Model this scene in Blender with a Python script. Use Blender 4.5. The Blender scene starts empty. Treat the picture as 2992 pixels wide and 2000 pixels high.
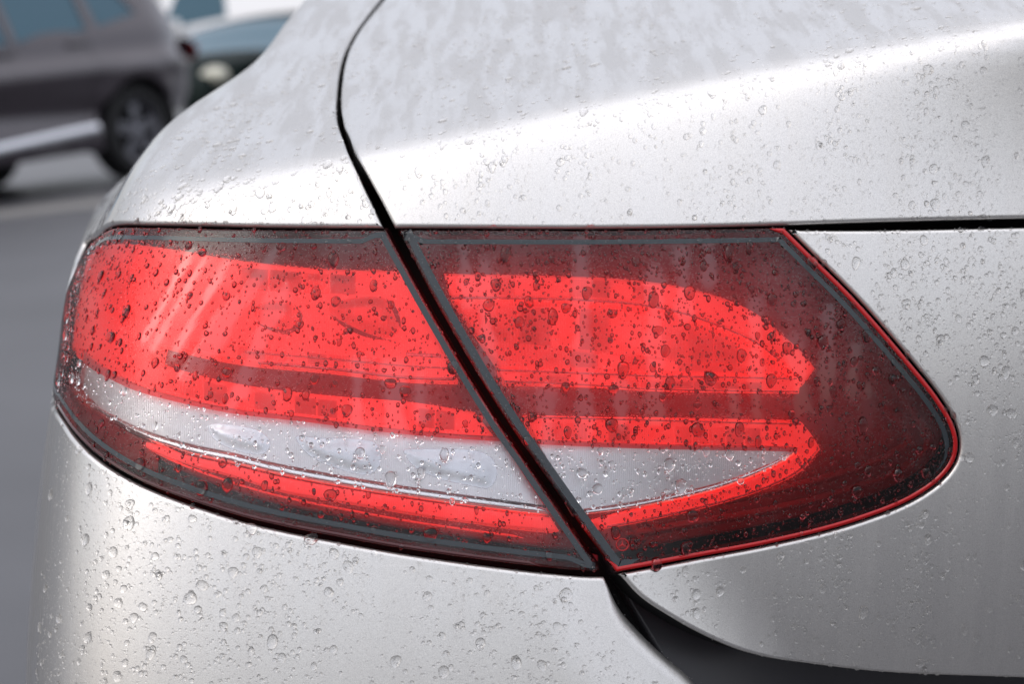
import bpy, math, random
import numpy as np
from math import radians as R_
from mathutils import Vector, Matrix
from mathutils.geometry import delaunay_2d_cdt

random.seed(7)
rng = np.random.default_rng(11)
scene = bpy.context.scene
C = scene.collection

# ------------------------------------------------------------------ camera
CAM_H, PITCH, LENS, SENSOR = 1.10, 8.4, 50.0, 23.5
cam_d = bpy.data.cameras.new('camera')
cam = bpy.data.objects.new('camera', cam_d)
C.objects.link(cam)
cam.location = (0, 0, CAM_H)
cam.rotation_euler = (R_(90 - PITCH), 0, 0)
cam_d.lens = LENS
cam_d.sensor_width = SENSOR
cam_d.clip_start = 0.01
cam_d.clip_end = 2000
cam_d.dof.use_dof = True
cam_d.dof.focus_distance = 1.085
cam_d.dof.aperture_fstop = 6.3
scene.camera = cam

# ------------------------------------------------------------------ light
SUN_EL, SUN_AZ = 44.0, 236.0     # azimuth clockwise from +Y (north)
w = bpy.data.worlds.new('World')
scene.world = w
w.use_nodes = True
nt = w.node_tree
bg = nt.nodes['Background']
sky = nt.nodes.new('ShaderNodeTexSky')
sky.sky_type = 'NISHITA'
sky.sun_disc = False
sky.sun_elevation = R_(SUN_EL)
sky.sun_rotation = R_(SUN_AZ)
sky.dust_density = 3.0
sky.air_density = 1.0
mixw = nt.nodes.new('ShaderNodeMix')
mixw.data_type = 'RGBA'
mixw.inputs[0].default_value = 0.60
# even cloud cover with the usual overcast fall-off from zenith to horizon: L = Lz (1 + 2 sin h) / 3
geo = nt.nodes.new('ShaderNodeTexCoord')
sep = nt.nodes.new('ShaderNodeSeparateXYZ')
nt.links.new(geo.outputs['Generated'], sep.inputs[0])
lum = nt.nodes.new('ShaderNodeMapRange')
lum.inputs['From Min'].default_value = 0
lum.inputs['From Max'].default_value = 1
lum.inputs['To Min'].default_value = 1 / 3
lum.inputs['To Max'].default_value = 1
nt.links.new(sep.outputs['Z'], lum.inputs['Value'])
cl = nt.nodes.new('ShaderNodeVectorMath')
cl.operation = 'SCALE'
cl.inputs[0].default_value = (17.5, 17.4, 18.3)
nt.links.new(lum.outputs[0], cl.inputs['Scale'])
nt.links.new(cl.outputs[0], mixw.inputs[7])
nt.links.new(sky.outputs[0], mixw.inputs[6])
nt.links.new(mixw.outputs[2], bg.inputs[0])
bg.inputs[1].default_value = 0.11
sun_d = bpy.data.lights.new('sun', 'SUN')
sun_d.energy = .5
sun_d.angle = R_(42)
sun_d.color = (1, 0.96, 0.9)
sun = bpy.data.objects.new('sun', sun_d)
C.objects.link(sun)
_a, _e = R_(SUN_AZ), R_(SUN_EL)
sun_dir = Vector((math.sin(_a) * math.cos(_e), math.cos(_a) * math.cos(_e), math.sin(_e)))
sun.rotation_euler = (-sun_dir).to_track_quat('-Z', 'Y').to_euler()
sun.location = sun_dir * 30
scene.view_settings.view_transform = 'Standard'
scene.view_settings.look = 'None'
scene.view_settings.exposure = 0.30
scene.view_settings.gamma = 1.0
scene.render.engine = 'CYCLES'
cy = scene.cycles
cy.use_denoising = True
cy.max_bounces = 14
cy.transparent_max_bounces = 16
cy.transmission_bounces = 12
cy.glossy_bounces = 8
cy.sample_clamp_indirect = 8.0
cy.blur_glossy = 0.3

# ------------------------------------------------------------------ materials
def mat(name, color=(.5, .5, .5), rough=.5, metal=0., spec=.5, coat=0., coat_rough=.03):
    m = bpy.data.materials.new(name)
    m.use_nodes = True
    p = m.node_tree.nodes['Principled BSDF']
    p.inputs['Base Color'].default_value = (*color, 1)
    p.inputs['Roughness'].default_value = rough
    p.inputs['Metallic'].default_value = metal
    p.inputs['Specular IOR Level'].default_value = spec
    p.inputs['Coat Weight'].default_value = coat
    p.inputs['Coat Roughness'].default_value = coat_rough
    return m

def nodes(m):
    return m.node_tree.nodes, m.node_tree.links, m.node_tree.nodes['Principled BSDF']

def add_noise(m, scale, amount, dark, light, stretch=(1, 1, 1), bump=0., bump_scale=None, detail=4.):
    """colour variation between two factors of the base colour plus a bump"""
    n, l, p = nodes(m)
    tc = n.new('ShaderNodeTexCoord')
    mp = n.new('ShaderNodeMapping')
    mp.inputs['Scale'].default_value = stretch
    l.new(tc.outputs['Object'], mp.inputs[0])
    nz = n.new('ShaderNodeTexNoise')
    nz.inputs['Scale'].default_value = scale
    nz.inputs['Detail'].default_value = detail
    l.new(mp.outputs[0], nz.inputs['Vector'])
    rp = n.new('ShaderNodeValToRGB')
    c = p.inputs['Base Color'].default_value[:3]
    rp.color_ramp.elements[0].color = (*[x * dark for x in c], 1)
    rp.color_ramp.elements[1].color = (*[x * light for x in c], 1)
    rp.color_ramp.elements[0].position = .5 - amount
    rp.color_ramp.elements[1].position = .5 + amount
    l.new(nz.outputs['Fac'], rp.inputs[0])
    l.new(rp.outputs[0], p.inputs['Base Color'])
    if bump:
        nb = n.new('ShaderNodeTexNoise')
        nb.inputs['Scale'].default_value = bump_scale or scale
        nb.inputs['Detail'].default_value = 3
        l.new(tc.outputs['Object'], nb.inputs['Vector'])
        bp = n.new('ShaderNodeBump')
        bp.inputs['Strength'].default_value = bump
        bp.inputs['Distance'].default_value = .001
        l.new(nb.outputs['Fac'], bp.inputs['Height'])
        l.new(bp.outputs[0], p.inputs['Normal'])
    return m

PAINT = mat('silver_metallic_paint', (.70, .684, .662), .32, .82, .5, 1.0, .02)
add_noise(PAINT, 2200, .25, .84, 1.14, bump=.08, bump_scale=2200, detail=1)

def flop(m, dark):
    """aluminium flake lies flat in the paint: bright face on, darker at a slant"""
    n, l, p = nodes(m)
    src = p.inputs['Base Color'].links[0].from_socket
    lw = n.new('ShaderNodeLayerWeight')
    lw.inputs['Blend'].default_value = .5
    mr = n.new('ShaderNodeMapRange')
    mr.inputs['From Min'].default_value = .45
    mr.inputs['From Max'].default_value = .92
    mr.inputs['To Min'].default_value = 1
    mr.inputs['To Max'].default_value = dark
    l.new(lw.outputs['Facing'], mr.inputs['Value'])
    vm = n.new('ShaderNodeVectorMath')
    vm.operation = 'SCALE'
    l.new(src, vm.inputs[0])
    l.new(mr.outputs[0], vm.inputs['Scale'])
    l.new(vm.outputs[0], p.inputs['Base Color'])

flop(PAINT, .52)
def wet_film(m):
    """water runs: where fine beads stand the clear coat is dulled, where water ran it is glassy"""
    n, l, p = nodes(m)
    tc = n.new('ShaderNodeTexCoord')
    mp = n.new('ShaderNodeMapping')
    mp.inputs['Scale'].default_value = (95, 11, 8)
    mp.inputs['Rotation'].default_value = (0, .12, 0)
    l.new(tc.outputs['Object'], mp.inputs[0])
    nz = n.new('ShaderNodeTexNoise')
    nz.inputs['Scale'].default_value = 1
    nz.inputs['Detail'].default_value = 5
    nz.inputs['Roughness'].default_value = .62
    l.new(mp.outputs[0], nz.inputs['Vector'])
    for sock, a, b in (('Coat Weight', .30, 1.), ('Coat Roughness', .28, .02), ('Roughness', .345, .305)):
        mr = n.new('ShaderNodeMapRange')
        mr.interpolation_type = 'SMOOTHSTEP'
        mr.inputs['From Min'].default_value = .40
        mr.inputs['From Max'].default_value = .60
        mr.inputs['To Min'].default_value = a
        mr.inputs['To Max'].default_value = b
        l.new(nz.outputs['Fac'], mr.inputs['Value'])
        l.new(mr.outputs[0], p.inputs[sock])

wet_film(PAINT)
BLACK = mat('black_rubber', (.008, .008, .009), .75, 0, .25)
GLOSSBLACK = mat('dark_red_housing', (.30, .032, .052), .22, 0, .4)
LENSWALL = mat('lens_side_wall', (.10, .012, .016), .25, 0, .4)
SEAM = mat('grey_weld_seam', (.030, .036, .042), .12, 0, .5)

def lens_material(name, tint, rough=.015, misted=.15):
    """tinted plastic; where the mist attribute is 1 the surface is covered with beads too fine to model"""
    m = bpy.data.materials.new(name)
    m.use_nodes = True
    n, l = m.node_tree.nodes, m.node_tree.links
    n.remove(n['Principled BSDF'])
    out = n['Material Output']
    at = n.new('ShaderNodeAttribute')
    at.attribute_name = 'mist'
    mr = n.new('ShaderNodeMapRange')
    mr.inputs['To Min'].default_value = rough
    mr.inputs['To Max'].default_value = misted
    l.new(at.outputs['Fac'], mr.inputs['Value'])
    tc = n.new('ShaderNodeTexCoord')
    vz = n.new('ShaderNodeTexNoise')
    vz.inputs['Scale'].default_value = 1300
    vz.inputs['Detail'].default_value = 1
    l.new(tc.outputs['Object'], vz.inputs['Vector'])
    mm = n.new('ShaderNodeMath')
    mm.operation = 'MULTIPLY'
    l.new(at.outputs['Fac'], mm.inputs[0])
    mm.inputs[1].default_value = .35
    bp = n.new('ShaderNodeBump')
    bp.inputs['Distance'].default_value = .0006
    l.new(mm.outputs[0], bp.inputs['Strength'])
    l.new(vz.outputs['Fac'], bp.inputs['Height'])
    tr = n.new('ShaderNodeBsdfTransparent')
    tr.inputs[0].default_value = (*tint, 1)
    gl = n.new('ShaderNodeBsdfGlossy')
    gl.inputs['Color'].default_value = (1, 1, 1, 1)
    l.new(mr.outputs[0], gl.inputs['Roughness'])
    l.new(bp.outputs[0], gl.inputs['Normal'])
    mc = n.new('ShaderNodeMix')
    mc.data_type = 'RGBA'
    mc.inputs[6].default_value = (1, 1, 1, 1)
    mc.inputs[7].default_value = (.37, .37, .37, 1)
    l.new(at.outputs['Fac'], mc.inputs[0])
    l.new(mc.outputs[2], gl.inputs['Color'])
    fr = n.new('ShaderNodeFresnel')
    fr.inputs[0].default_value = 1.78
    mx = n.new('ShaderNodeMixShader')
    l.new(fr.outputs[0], mx.inputs[0])
    l.new(tr.outputs[0], mx.inputs[1])
    l.new(gl.outputs[0], mx.inputs[2])
    l.new(mx.outputs[0], out.inputs[0])
    return m

REDLENS = lens_material('red_lens_plastic', (.98, .215, .23))
CLEARLENS = lens_material('clear_lens_plastic', (.97, .97, .98))
REDEDGE = mat('red_lens_edge', (.40, .004, .006), .10, 0, .5)
DARKEDGE = mat('dark_red_lens_edge', (.05, .004, .006), .10, 0, .5)

def ribbed(name, color, rough, metal, scale, bump, spec=.5, rot=0.0):
    """moulded optics: fine upright flutes in the surface"""
    m = mat(name, color, rough, metal, spec)
    n, l, p = nodes(m)
    tc = n.new('ShaderNodeTexCoord')
    mp = n.new('ShaderNodeMapping')
    mp.inputs['Rotation'].default_value = (0, rot, 0)
    l.new(tc.outputs['Object'], mp.inputs[0])
    wv = n.new('ShaderNodeTexWave')
    wv.bands_direction = 'X'
    wv.inputs['Scale'].default_value = scale
    wv.inputs['Distortion'].default_value = .6
    wv.inputs['Detail'].default_value = 1
    l.new(mp.outputs[0], wv.inputs['Vector'])
    bp = n.new('ShaderNodeBump')
    bp.inputs['Strength'].default_value = bump
    bp.inputs['Distance'].default_value = .001
    l.new(wv.outputs['Fac'], bp.inputs['Height'])
    l.new(bp.outputs[0], p.inputs['Normal'])
    return m

def glow(m, color, strength):
    p = m.node_tree.nodes['Principled BSDF']
    p.inputs['Emission Color'].default_value = (*color, 1)
    p.inputs['Emission Strength'].default_value = strength
    return m

RED_OPT = ribbed('red_optic', (.92, .70, .70), .38, .6, 330, .2)
RED_CHAMBER = ribbed('red_chamber', (.85, .45, .45), .30, .5, 200, .2)
CLEAR_OPT = ribbed('clear_optic', (.97, .97, .98), .32, .5, 300, .12)
glow(RED_OPT, (1, .11, .08), .50)        # glow added to brighten the unlit optics, in place of returned daylight
glow(RED_CHAMBER, (1, .11, .08), .36)
CHROME = mat('bright_reflector', (.94, .94, .95), .2, .9)

WATER = bpy.data.materials.new('rain_water')
WATER.use_nodes = True
_n, _l = WATER.node_tree.nodes, WATER.node_tree.links
_n.remove(_n['Principled BSDF'])
_g = _n.new('ShaderNodeBsdfGlass')
_g.inputs['IOR'].default_value = 1.333
_g.inputs['Roughness'].default_value = 0.0
_l.new(_g.outputs[0], _n['Material Output'].inputs[0])

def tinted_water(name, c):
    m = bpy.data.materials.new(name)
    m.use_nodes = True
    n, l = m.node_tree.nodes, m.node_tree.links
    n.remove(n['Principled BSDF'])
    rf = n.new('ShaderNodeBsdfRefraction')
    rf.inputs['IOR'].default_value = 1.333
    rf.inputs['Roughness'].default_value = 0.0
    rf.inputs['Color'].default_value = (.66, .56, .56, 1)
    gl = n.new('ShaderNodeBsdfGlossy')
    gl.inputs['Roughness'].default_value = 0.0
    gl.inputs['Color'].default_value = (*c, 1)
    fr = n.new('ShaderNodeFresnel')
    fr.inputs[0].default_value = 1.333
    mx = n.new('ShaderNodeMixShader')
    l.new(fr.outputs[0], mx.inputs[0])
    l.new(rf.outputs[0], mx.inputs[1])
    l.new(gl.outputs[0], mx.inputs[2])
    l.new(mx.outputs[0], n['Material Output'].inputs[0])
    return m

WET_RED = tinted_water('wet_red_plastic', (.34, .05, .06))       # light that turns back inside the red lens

# ------------------------------------------------------------------ mesh helpers
def mesh_np(name, V, F, mats, mi=None, N=None, smooth=True):
    me = bpy.data.meshes.new(name)
    V = np.asarray(V, np.float32)
    me.vertices.add(len(V))
    me.vertices.foreach_set('co', V.ravel())
    if isinstance(F, np.ndarray):
        k = F.shape[1]
        nf = len(F)
        me.loops.add(nf * k)
        me.loops.foreach_set('vertex_index', F.astype(np.int32).ravel())
        me.polygons.add(nf)
        me.polygons.foreach_set('loop_start', np.arange(0, nf * k, k, dtype=np.int32))
    else:
        nf = len(F)
        st = np.cumsum([0] + [len(f) for f in F])[:-1].astype(np.int32)
        li = np.array([i for f in F for i in f], np.int32)
        me.loops.add(len(li))
        me.loops.foreach_set('vertex_index', li)
        me.polygons.add(nf)
        me.polygons.foreach_set('loop_start', st)
    for m in mats:
        me.materials.append(m)
    if mi is not None:
        me.polygons.foreach_set('material_index', np.asarray(mi, np.int32))
    me.update(calc_edges=True)
    me.polygons.foreach_set('use_smooth', np.full(nf, smooth))
    me.validate()
    if N is not None:
        me.normals_split_custom_set_from_vertices(np.asarray(N, np.float32).tolist())
    return me

def link(name, me, parent=None, **props):
    o = bpy.data.objects.new(name, me)
    C.objects.link(o)
    if parent is not None:
        o.parent = parent
        o.matrix_parent_inverse = parent.matrix_world.inverted()
    for k, v in props.items():
        o[k] = v
    return o

def empty(name, loc=(0, 0, 0), rz=0., parent=None, **props):
    o = link(name, None, None, **props)
    o.location = loc
    o.rotation_euler = (0, 0, rz)
    o.empty_display_size = .1
    bpy.context.view_layer.update()
    if parent is not None:
        o.parent = parent
    return o

# ------------------------------------------------------------------ the car's body surface
def sstep(a, b, x):
    t = np.clip((x - a) / (b - a), 0, 1)
    return t * t * (3 - 2 * t)

def smax(a, b, k):
    return (a + b + np.sqrt((a - b) ** 2 + k * k)) * .5

def softplus(x, k):
    return (x + np.sqrt(x * x + k * k)) * .5

XS_Z = np.array([.60, .70, .78, .84, .90, .95, .985, 1.01, 1.04, 1.07, 1.10, 1.14, 1.25])
XS_X = np.array([-.3039, -.3009, -.2959, -.2889, -.2796, -.2712, -.2566, -.2463, -.2338, -.2115, -.2152, -.2054, -.0654])

def hermite(xk, yk, x):
    """smooth curve through knots"""
    d = np.diff(yk) / np.diff(xk)
    m = np.concatenate([[d[0]], (d[1:] + d[:-1]) / 2, [d[-1]]])
    i = np.clip(np.searchsorted(xk, x) - 1, 0, len(xk) - 2)
    h = xk[i + 1] - xk[i]
    t = np.clip((x - xk[i]) / h, -2, 2)
    tc = np.clip(t, 0, 1)
    y = (2 * tc ** 3 - 3 * tc ** 2 + 1) * yk[i] + (tc ** 3 - 2 * tc ** 2 + tc) * h * m[i] + (-2 * tc ** 3 + 3 * tc ** 2) * yk[i + 1] + (tc ** 3 - tc ** 2) * h * m[i + 1]
    return y + np.where(t > 1, (t - 1) * h * m[-1], 0) + np.where(t < 0, t * h * m[0], 0)

def body_f(P):
    """signed shape of the car's rear corner: negative inside"""
    x, y, z = P[..., 0], P[..., 1], P[..., 2]
    xg = .048 - (z - .833) * .635
    t = sstep(-.055, .065, x - xg)               # 0 fender and bumper side, 1 lid side
    zl = np.clip(z - .60, -.15, .55)
    left = zl * zl / 1.8 - .050
    zr = np.clip(z - (.824 + .30 * softplus(np.minimum(x, .5) - .045, .05)), -.30, .35)
    u = softplus(z - 1.0, .015)
    right = zr * zr - (1.5 * sstep(.02, .22, x) + 1.3 * sstep(.12, .30, x)) * np.minimum(u, .15) ** 2
    yr = 1.058 + .085 * x + .10 * x * x + left + (right - left) * t
    rear = yr - y
    # flank of the fender, leaning inwards above the lamp
    xs = hermite(XS_Z, XS_X, z) - (.15 - .20 * sstep(.93, 1.10, z)) * np.clip(y - 1.2, -.5, .6)
    side = (xs - x) * .97
    zc = 1.060 + .20 * x + .17 * (y - 1.12)
    deck = (z - zc) * .96
    f = smax(rear, side, .085)
    f = smax(f, deck, .012)
    return f + .012

def grad_f(P):
    e = 1e-4
    g = np.empty_like(P)
    for i in range(3):
        d = np.zeros(3)
        d[i] = e
        g[..., i] = body_f(P + d) - body_f(P - d)
    return g / np.linalg.norm(g, axis=-1, keepdims=True)

C0 = np.array((.45, 2.6, .70))
RS = 1.5

def solve_radial(Q, off=0.):
    """Q (n,2) surface parameters -> points on the surface offset by off"""
    az, el = Q[:, 0] / RS, Q[:, 1] / RS
    D = np.stack([np.sin(az) * np.cos(el), -np.cos(az) * np.cos(el), np.sin(el)], 1)
    lo, hi = np.full(len(Q), .2), np.full(len(Q), 4.0)
    off = np.broadcast_to(off, lo.shape)
    for _ in range(34):
        m = (lo + hi) / 2
        ins = body_f(C0 + D * m[:, None]) < off
        lo = np.where(ins, m, lo)
        hi = np.where(ins, hi, m)
    return C0 + D * lo[:, None]

def to_param(P):
    d = np.asarray(P) - C0
    return np.stack([np.arctan2(d[:, 0], -d[:, 1]) * RS, np.arctan2(d[:, 2], np.hypot(d[:, 0], d[:, 1])) * RS], 1)

_p = R_(PITCH)
FOC = 2346 * LENS / SENSOR

def rays(uv):
    uv = np.asarray(uv, float)
    xn, yn = (uv[:, 0] - 1173) / FOC, (784 - uv[:, 1]) / FOC
    D = np.stack([xn, math.cos(_p) + yn * math.sin(_p), -math.sin(_p) + yn * math.cos(_p)], 1)
    return D / np.linalg.norm(D, axis=1, keepdims=True)

CAMP = np.array((0, 0, CAM_H))

def raycast(uv, off=0.):
    """traced points -> where that sight line meets the body surface (NaN if it misses)"""
    D = rays(uv)
    n = len(D)
    ts = np.concatenate([np.arange(.75, 1.6, .005), np.arange(1.6, 3.2, .02)])
    hit = np.empty(n)
    for i in range(0, n, 200):
        ok = body_f(CAMP + D[i:i + 200, None, :] * ts[None, :, None]) < off
        hit[i:i + 200] = np.where(ok.any(1), ts[ok.argmax(1)], np.nan)
    lo, hi = hit - .021, hit.copy()
    for _ in range(30):
        m = (lo + hi) / 2
        ins = body_f(CAMP + D * m[:, None]) < off
        hi = np.where(ins, m, hi)
        lo = np.where(ins, lo, m)
    return CAMP + D * hi[:, None]

_sil = {}

def silhouette_u(v, off=0.):
    """leftmost column that still meets the body on row v"""
    if (v, off) not in _sil:
        lo, hi = -300., 1173.
        for _ in range(3):
            us = np.linspace(lo, hi, 40)
            ok = ~np.isnan(raycast(np.stack([us, np.full(len(us), v)], 1), off)[:, 0])
            i = int(np.argmax(ok))
            lo, hi = us[max(i - 1, 0)], us[i]
        _sil[(v, off)] = hi
    return _sil[(v, off)]

def catmull(pts, ds):
    pts = np.asarray(pts, float)
    if len(pts) == 2:
        k = max(1, int(np.ceil(np.linalg.norm(pts[1] - pts[0]) / ds)))
        return pts[0] + (pts[1] - pts[0]) * np.linspace(0, 1, k + 1)[:, None]
    e = np.vstack([2 * pts[0] - pts[1], pts, 2 * pts[-1] - pts[-2]])
    out = []
    for i in range(1, len(e) - 2):
        p0, p1, p2, p3 = e[i - 1], e[i], e[i + 1], e[i + 2]
        d0, d1, d2 = [max(np.linalg.norm(b - a), 1e-9) ** .5 for a, b in ((p0, p1), (p1, p2), (p2, p3))]
        m1 = (p1 - p0) / d0 - (p2 - p0) / (d0 + d1) + (p2 - p1) / d1
        m2 = (p2 - p1) / d1 - (p3 - p1) / (d1 + d2) + (p3 - p2) / d2
        m1, m2 = m1 * d1, m2 * d1
        k = max(1, int(np.ceil(np.linalg.norm(p2 - p1) / ds)))
        for s in np.arange(k) / k:
            out.append((2 * s ** 3 - 3 * s ** 2 + 1) * p1 + (s ** 3 - 2 * s ** 2 + s) * m1 + (-2 * s ** 3 + 3 * s ** 2) * p2 + (s ** 3 - s ** 2) * m2)
    out.append(pts[-1])
    return np.array(out)

def outline(runs, off=0., ds=.0025):
    """runs of traced points (u, v) or surface parameters ('p', a, b) or ('s', v, da) = silhouette on row v pushed round by da.
    Corners stay sharp between runs. Returns a closed loop of parameters (counter-clockwise)."""
    loop = []
    plain = [p for run in runs for p in run if not isinstance(p[0], str)]
    if plain:
        hit = to_param(raycast(plain, off))
    k = 0
    for run in runs:
        Q = []
        for p in run:
            if p[0] == 'p':
                Q.append(np.array(p[1:], float))
            elif p[0] == 's':
                u = silhouette_u(p[1], off) + 2
                q = to_param(raycast([(u, p[1])], off))[0]
                Q.append(q + np.array((p[2], p[3] if len(p) > 3 else 0.)))
            else:
                q = hit[k]
                k += 1
                if np.isnan(q[0]):
                    u = silhouette_u(p[1], off) + 2
                    q = to_param(raycast([(u, p[1])], off))[0]
                Q.append(q)
        loop.append(catmull(np.array(Q), ds)[:-1])
    L = np.vstack(loop)
    a = L[:, 0] * np.roll(L[:, 1], -1) - np.roll(L[:, 0], -1) * L[:, 1]
    if a.sum() < 0:
        L = L[::-1]
    return L

def inside(Q, L):
    x, y = Q[:, 0], Q[:, 1]
    r = np.zeros(len(Q), bool)
    x1, y1 = L[:, 0], L[:, 1]
    x2, y2 = np.roll(x1, -1), np.roll(y1, -1)
    for a, b, c, d in zip(x1, y1, x2, y2):
        if b == d:
            continue
        m = (b > y) != (d > y)
        r ^= m & (x < (c - a) * (y - b) / (d - b) + a)
    return r

def frame_of(L, off):
    P = solve_radial(L, off)
    N = grad_f(P)
    T1 = np.roll(P, -1, 0) - P
    T0 = P - np.roll(P, 1, 0)
    T1 /= np.linalg.norm(T1, axis=1, keepdims=True) + 1e-12
    T0 /= np.linalg.norm(T0, axis=1, keepdims=True) + 1e-12
    I1, I0 = np.cross(N, T1), np.cross(N, T0)
    I = I1 + I0
    I /= np.linalg.norm(I, axis=1, keepdims=True) + 1e-12
    c = np.clip((I * I1).sum(1), .45, 1)
    return P, N, I / c[:, None], I

def inset_loop(L, d, off=0.):
    P, N, Im, I = frame_of(L, off)
    return to_param(P + Im * np.reshape(d, (-1, 1)))

def deep_loop(L, d, off):
    """the loop moved inwards by d and straight back by -off"""
    P, N, Im, I = frame_of(L, 0.)
    return to_param(P + Im * d + np.array((0, -off, 0)))

def fill(L, holes, grid):
    """triangles inside a loop of parameters"""
    lo, hi = L.min(0), L.max(0)
    gx, gy = np.arange(lo[0], hi[0], grid), np.arange(lo[1], hi[1], grid)
    G = np.stack(np.meshgrid(gx, gy), -1).reshape(-1, 2)
    G[:, 0] += (np.round((G[:, 1] - lo[1]) / grid).astype(int) % 2) * grid * .5
    G = G[inside(G, L)]
    for h in holes:
        G = G[~inside(G, h)]
    E = [L] + list(holes)
    allp = np.vstack(E)
    keep = np.ones(len(G), bool)
    for i in range(0, len(G), 2000):
        d = ((G[i:i + 2000, None, :] - allp[None]) ** 2).sum(-1).min(1)
        keep[i:i + 2000] = d > (grid * .45) ** 2
    G = G[keep]
    V = np.vstack(E + [G])
    edges = []
    s = 0
    for e in E:
        k = len(e)
        edges += [(s + i, s + (i + 1) % k) for i in range(k)]
        s += k
    sc = 1000.
    vo, eo, fo, ov, oe, of = delaunay_2d_cdt([Vector(v * sc) for v in V], edges, [], 0, 1e-5)
    vo = np.array([(v.x, v.y) for v in vo]) / sc
    F = np.array([f for f in fo if len(f) == 3])
    cen = vo[F].mean(1)
    m = inside(cen, L)
    for h in holes:
        m &= ~inside(cen, h)
    F = F[m]
    a, b, c = vo[F[:, 0]], vo[F[:, 1]], vo[F[:, 2]]
    ar = (b[:, 0] - a[:, 0]) * (c[:, 1] - a[:, 1]) - (b[:, 1] - a[:, 1]) * (c[:, 0] - a[:, 0])
    F[ar < 0] = F[ar < 0][:, ::-1]
    return vo, F

def panel(name, L, material, parent, off=0., roll=.002, depth=.012, grid=.006, wall=None, holes=(), hole_wall=False, steps=5, bulge=None, back=False, **props):
    """a sheet cut out of the body surface, its edge rolled over and turned inwards"""
    P, N, Im, I = frame_of(L, off)
    roll = np.broadcast_to(np.asarray(roll, float), (len(L),)).reshape(-1, 1)
    L0 = to_param(P + Im * roll)
    vo, F = fill(L0, holes, grid)
    o_in = off
    if bulge is not None:
        o_in = off + bulge(vo)
    V = solve_radial(vo, o_in)
    Nv = grad_f(V)
    if bulge is not None:
        e = 5e-4
        dx = solve_radial(vo + (e, 0), off + bulge(vo + (e, 0))) - solve_radial(vo - (e, 0), off + bulge(vo - (e, 0)))
        dy = solve_radial(vo + (0, e), off + bulge(vo + (0, e))) - solve_radial(vo - (0, e), off + bulge(vo - (0, e)))
        nn = np.cross(dx, dy)
        Nv = nn / np.linalg.norm(nn, axis=1, keepdims=True)
    Vs, Ns, Fs, mi = [V], [Nv], [F], [np.zeros(len(F), int)]
    base = len(V)
    n = len(L)
    # first ring repeats the sheet's edge
    rings = []
    P0 = solve_radial(L0, off)
    for k in range(steps + 1):
        a = math.pi / 2 * k / steps
        if k == 0:
            Rg, Nr = P0, N
        else:
            Rg = P + Im * roll * (1 - math.sin(a)) - N * roll * (1 - math.cos(a))
            Nr = N * math.cos(a) - I * math.sin(a)
        rings.append((Rg, Nr, 0))
    rings.append((P - N * roll, -I, 1))
    rings.append(((P - N * roll + np.array((0, depth, 0)) if back else P - N * (roll + depth)), -I, 1))
    for (Ra, Na, m) in rings:
        Vs.append(Ra)
        Ns.append(Na)
    idx = np.arange(n)
    nx = (idx + 1) % n
    for k in range(len(rings) - 1):
        if k == steps:
            continue
        a0, b0 = base + k * n, base + (k + 1) * n
        q = np.stack([a0 + nx, a0 + idx, b0 + idx], 1)
        q2 = np.stack([a0 + nx, b0 + idx, b0 + nx], 1)
        Fs += [q, q2]
        mi += [np.full(2 * n, rings[k + 1][2] if wall is not None else 0)]
    V, Nn, F = np.vstack(Vs), np.vstack(Ns), np.vstack(Fs)
    me = mesh_np(name, V, F, [material] + ([wall] if wall is not None else []), np.concatenate(mi), Nn)
    return link(name, me, parent, **props)

def ribbon(name, L, d1, d2, material, parent, off=0., lift=.0, closed=True, h=.0, **props):
    """a band that follows a loop (or an open run) between two insets, with a rounded crown of height h"""
    P, N, Im, I = frame_of(L, 0.)
    cols = 5 if h else 2
    rows = []
    d1 = np.broadcast_to(d1, (len(L),)).reshape(-1, 1)
    d2 = np.broadcast_to(d2, (len(L),)).reshape(-1, 1)
    VV, NN = [], []
    for j in range(cols):
        s = j / (cols - 1)
        q = to_param(P + Im * (d1 + (d2 - d1) * s))
        hh = off + lift + (h * math.sin(math.pi * s) if h else 0)
        VV.append(solve_radial(q, hh))
    n = len(L)
    V = np.vstack(VV)
    F = []
    m = n if closed else n - 1
    for j in range(cols - 1):
        for i in range(m):
            k = (i + 1) % n
            if max(abs(d2[i] - d1[i]), abs(d2[k] - d1[k])) > 2e-4:
                F.append((j * n + i, j * n + k, (j + 1) * n + k, (j + 1) * n + i))
    me = mesh_np(name, V, F, [material])
    return link(name, me, parent, **props)

# ------------------------------------------------------------------ traced edges (pixels of the 2346-wide view)
GAP_L = [(884, 527), (918, 590), (955, 658), (1064, 846), (1140, 968), (1203, 1058), (1290, 1185), (1376, 1308)]
GAP_R = [(914, 527), (946, 590), (981, 658), (1088, 846), (1165, 968), (1228, 1058), (1318, 1185), (1412, 1312)]
UPGAP_L = [(869, -4), (816, 66), (792, 110), (781, 143), (775, 176), (771, 220), (770, 254), (774, 283)]
UPGAP_L2 = [(774, 283), (792, 331), (807, 368), (840, 441), (878, 521)]
UPGAP_R = [(880, -4), (826, 63), (801, 107), (790, 140), (783, 180), (780, 220), (781, 254), (787, 285)]
UPGAP_R2 = [(787, 285), (802, 320), (823, 368), (862, 441), (904, 521)]

car = empty('silver_car', (0.45, 2.6, 0), label='wet silver car seen close at its rear corner with a red tail light', category='car')

FAR = .95
# quarter panel
Q_far_l = to_param(raycast([(-10, 1568)]))  # unused guard
_ql, _qr = to_param(raycast(UPGAP_L[:2])), to_param(raycast(UPGAP_R[:2]))
_td = (_ql[0] - _ql[1] + _qr[0] - _qr[1])
_td /= np.linalg.norm(_td)
_lid_top, _lid_top_r = _ql[0], _qr[0]
_up = lambda q, d: ('p', *(q + _td * d))

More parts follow.
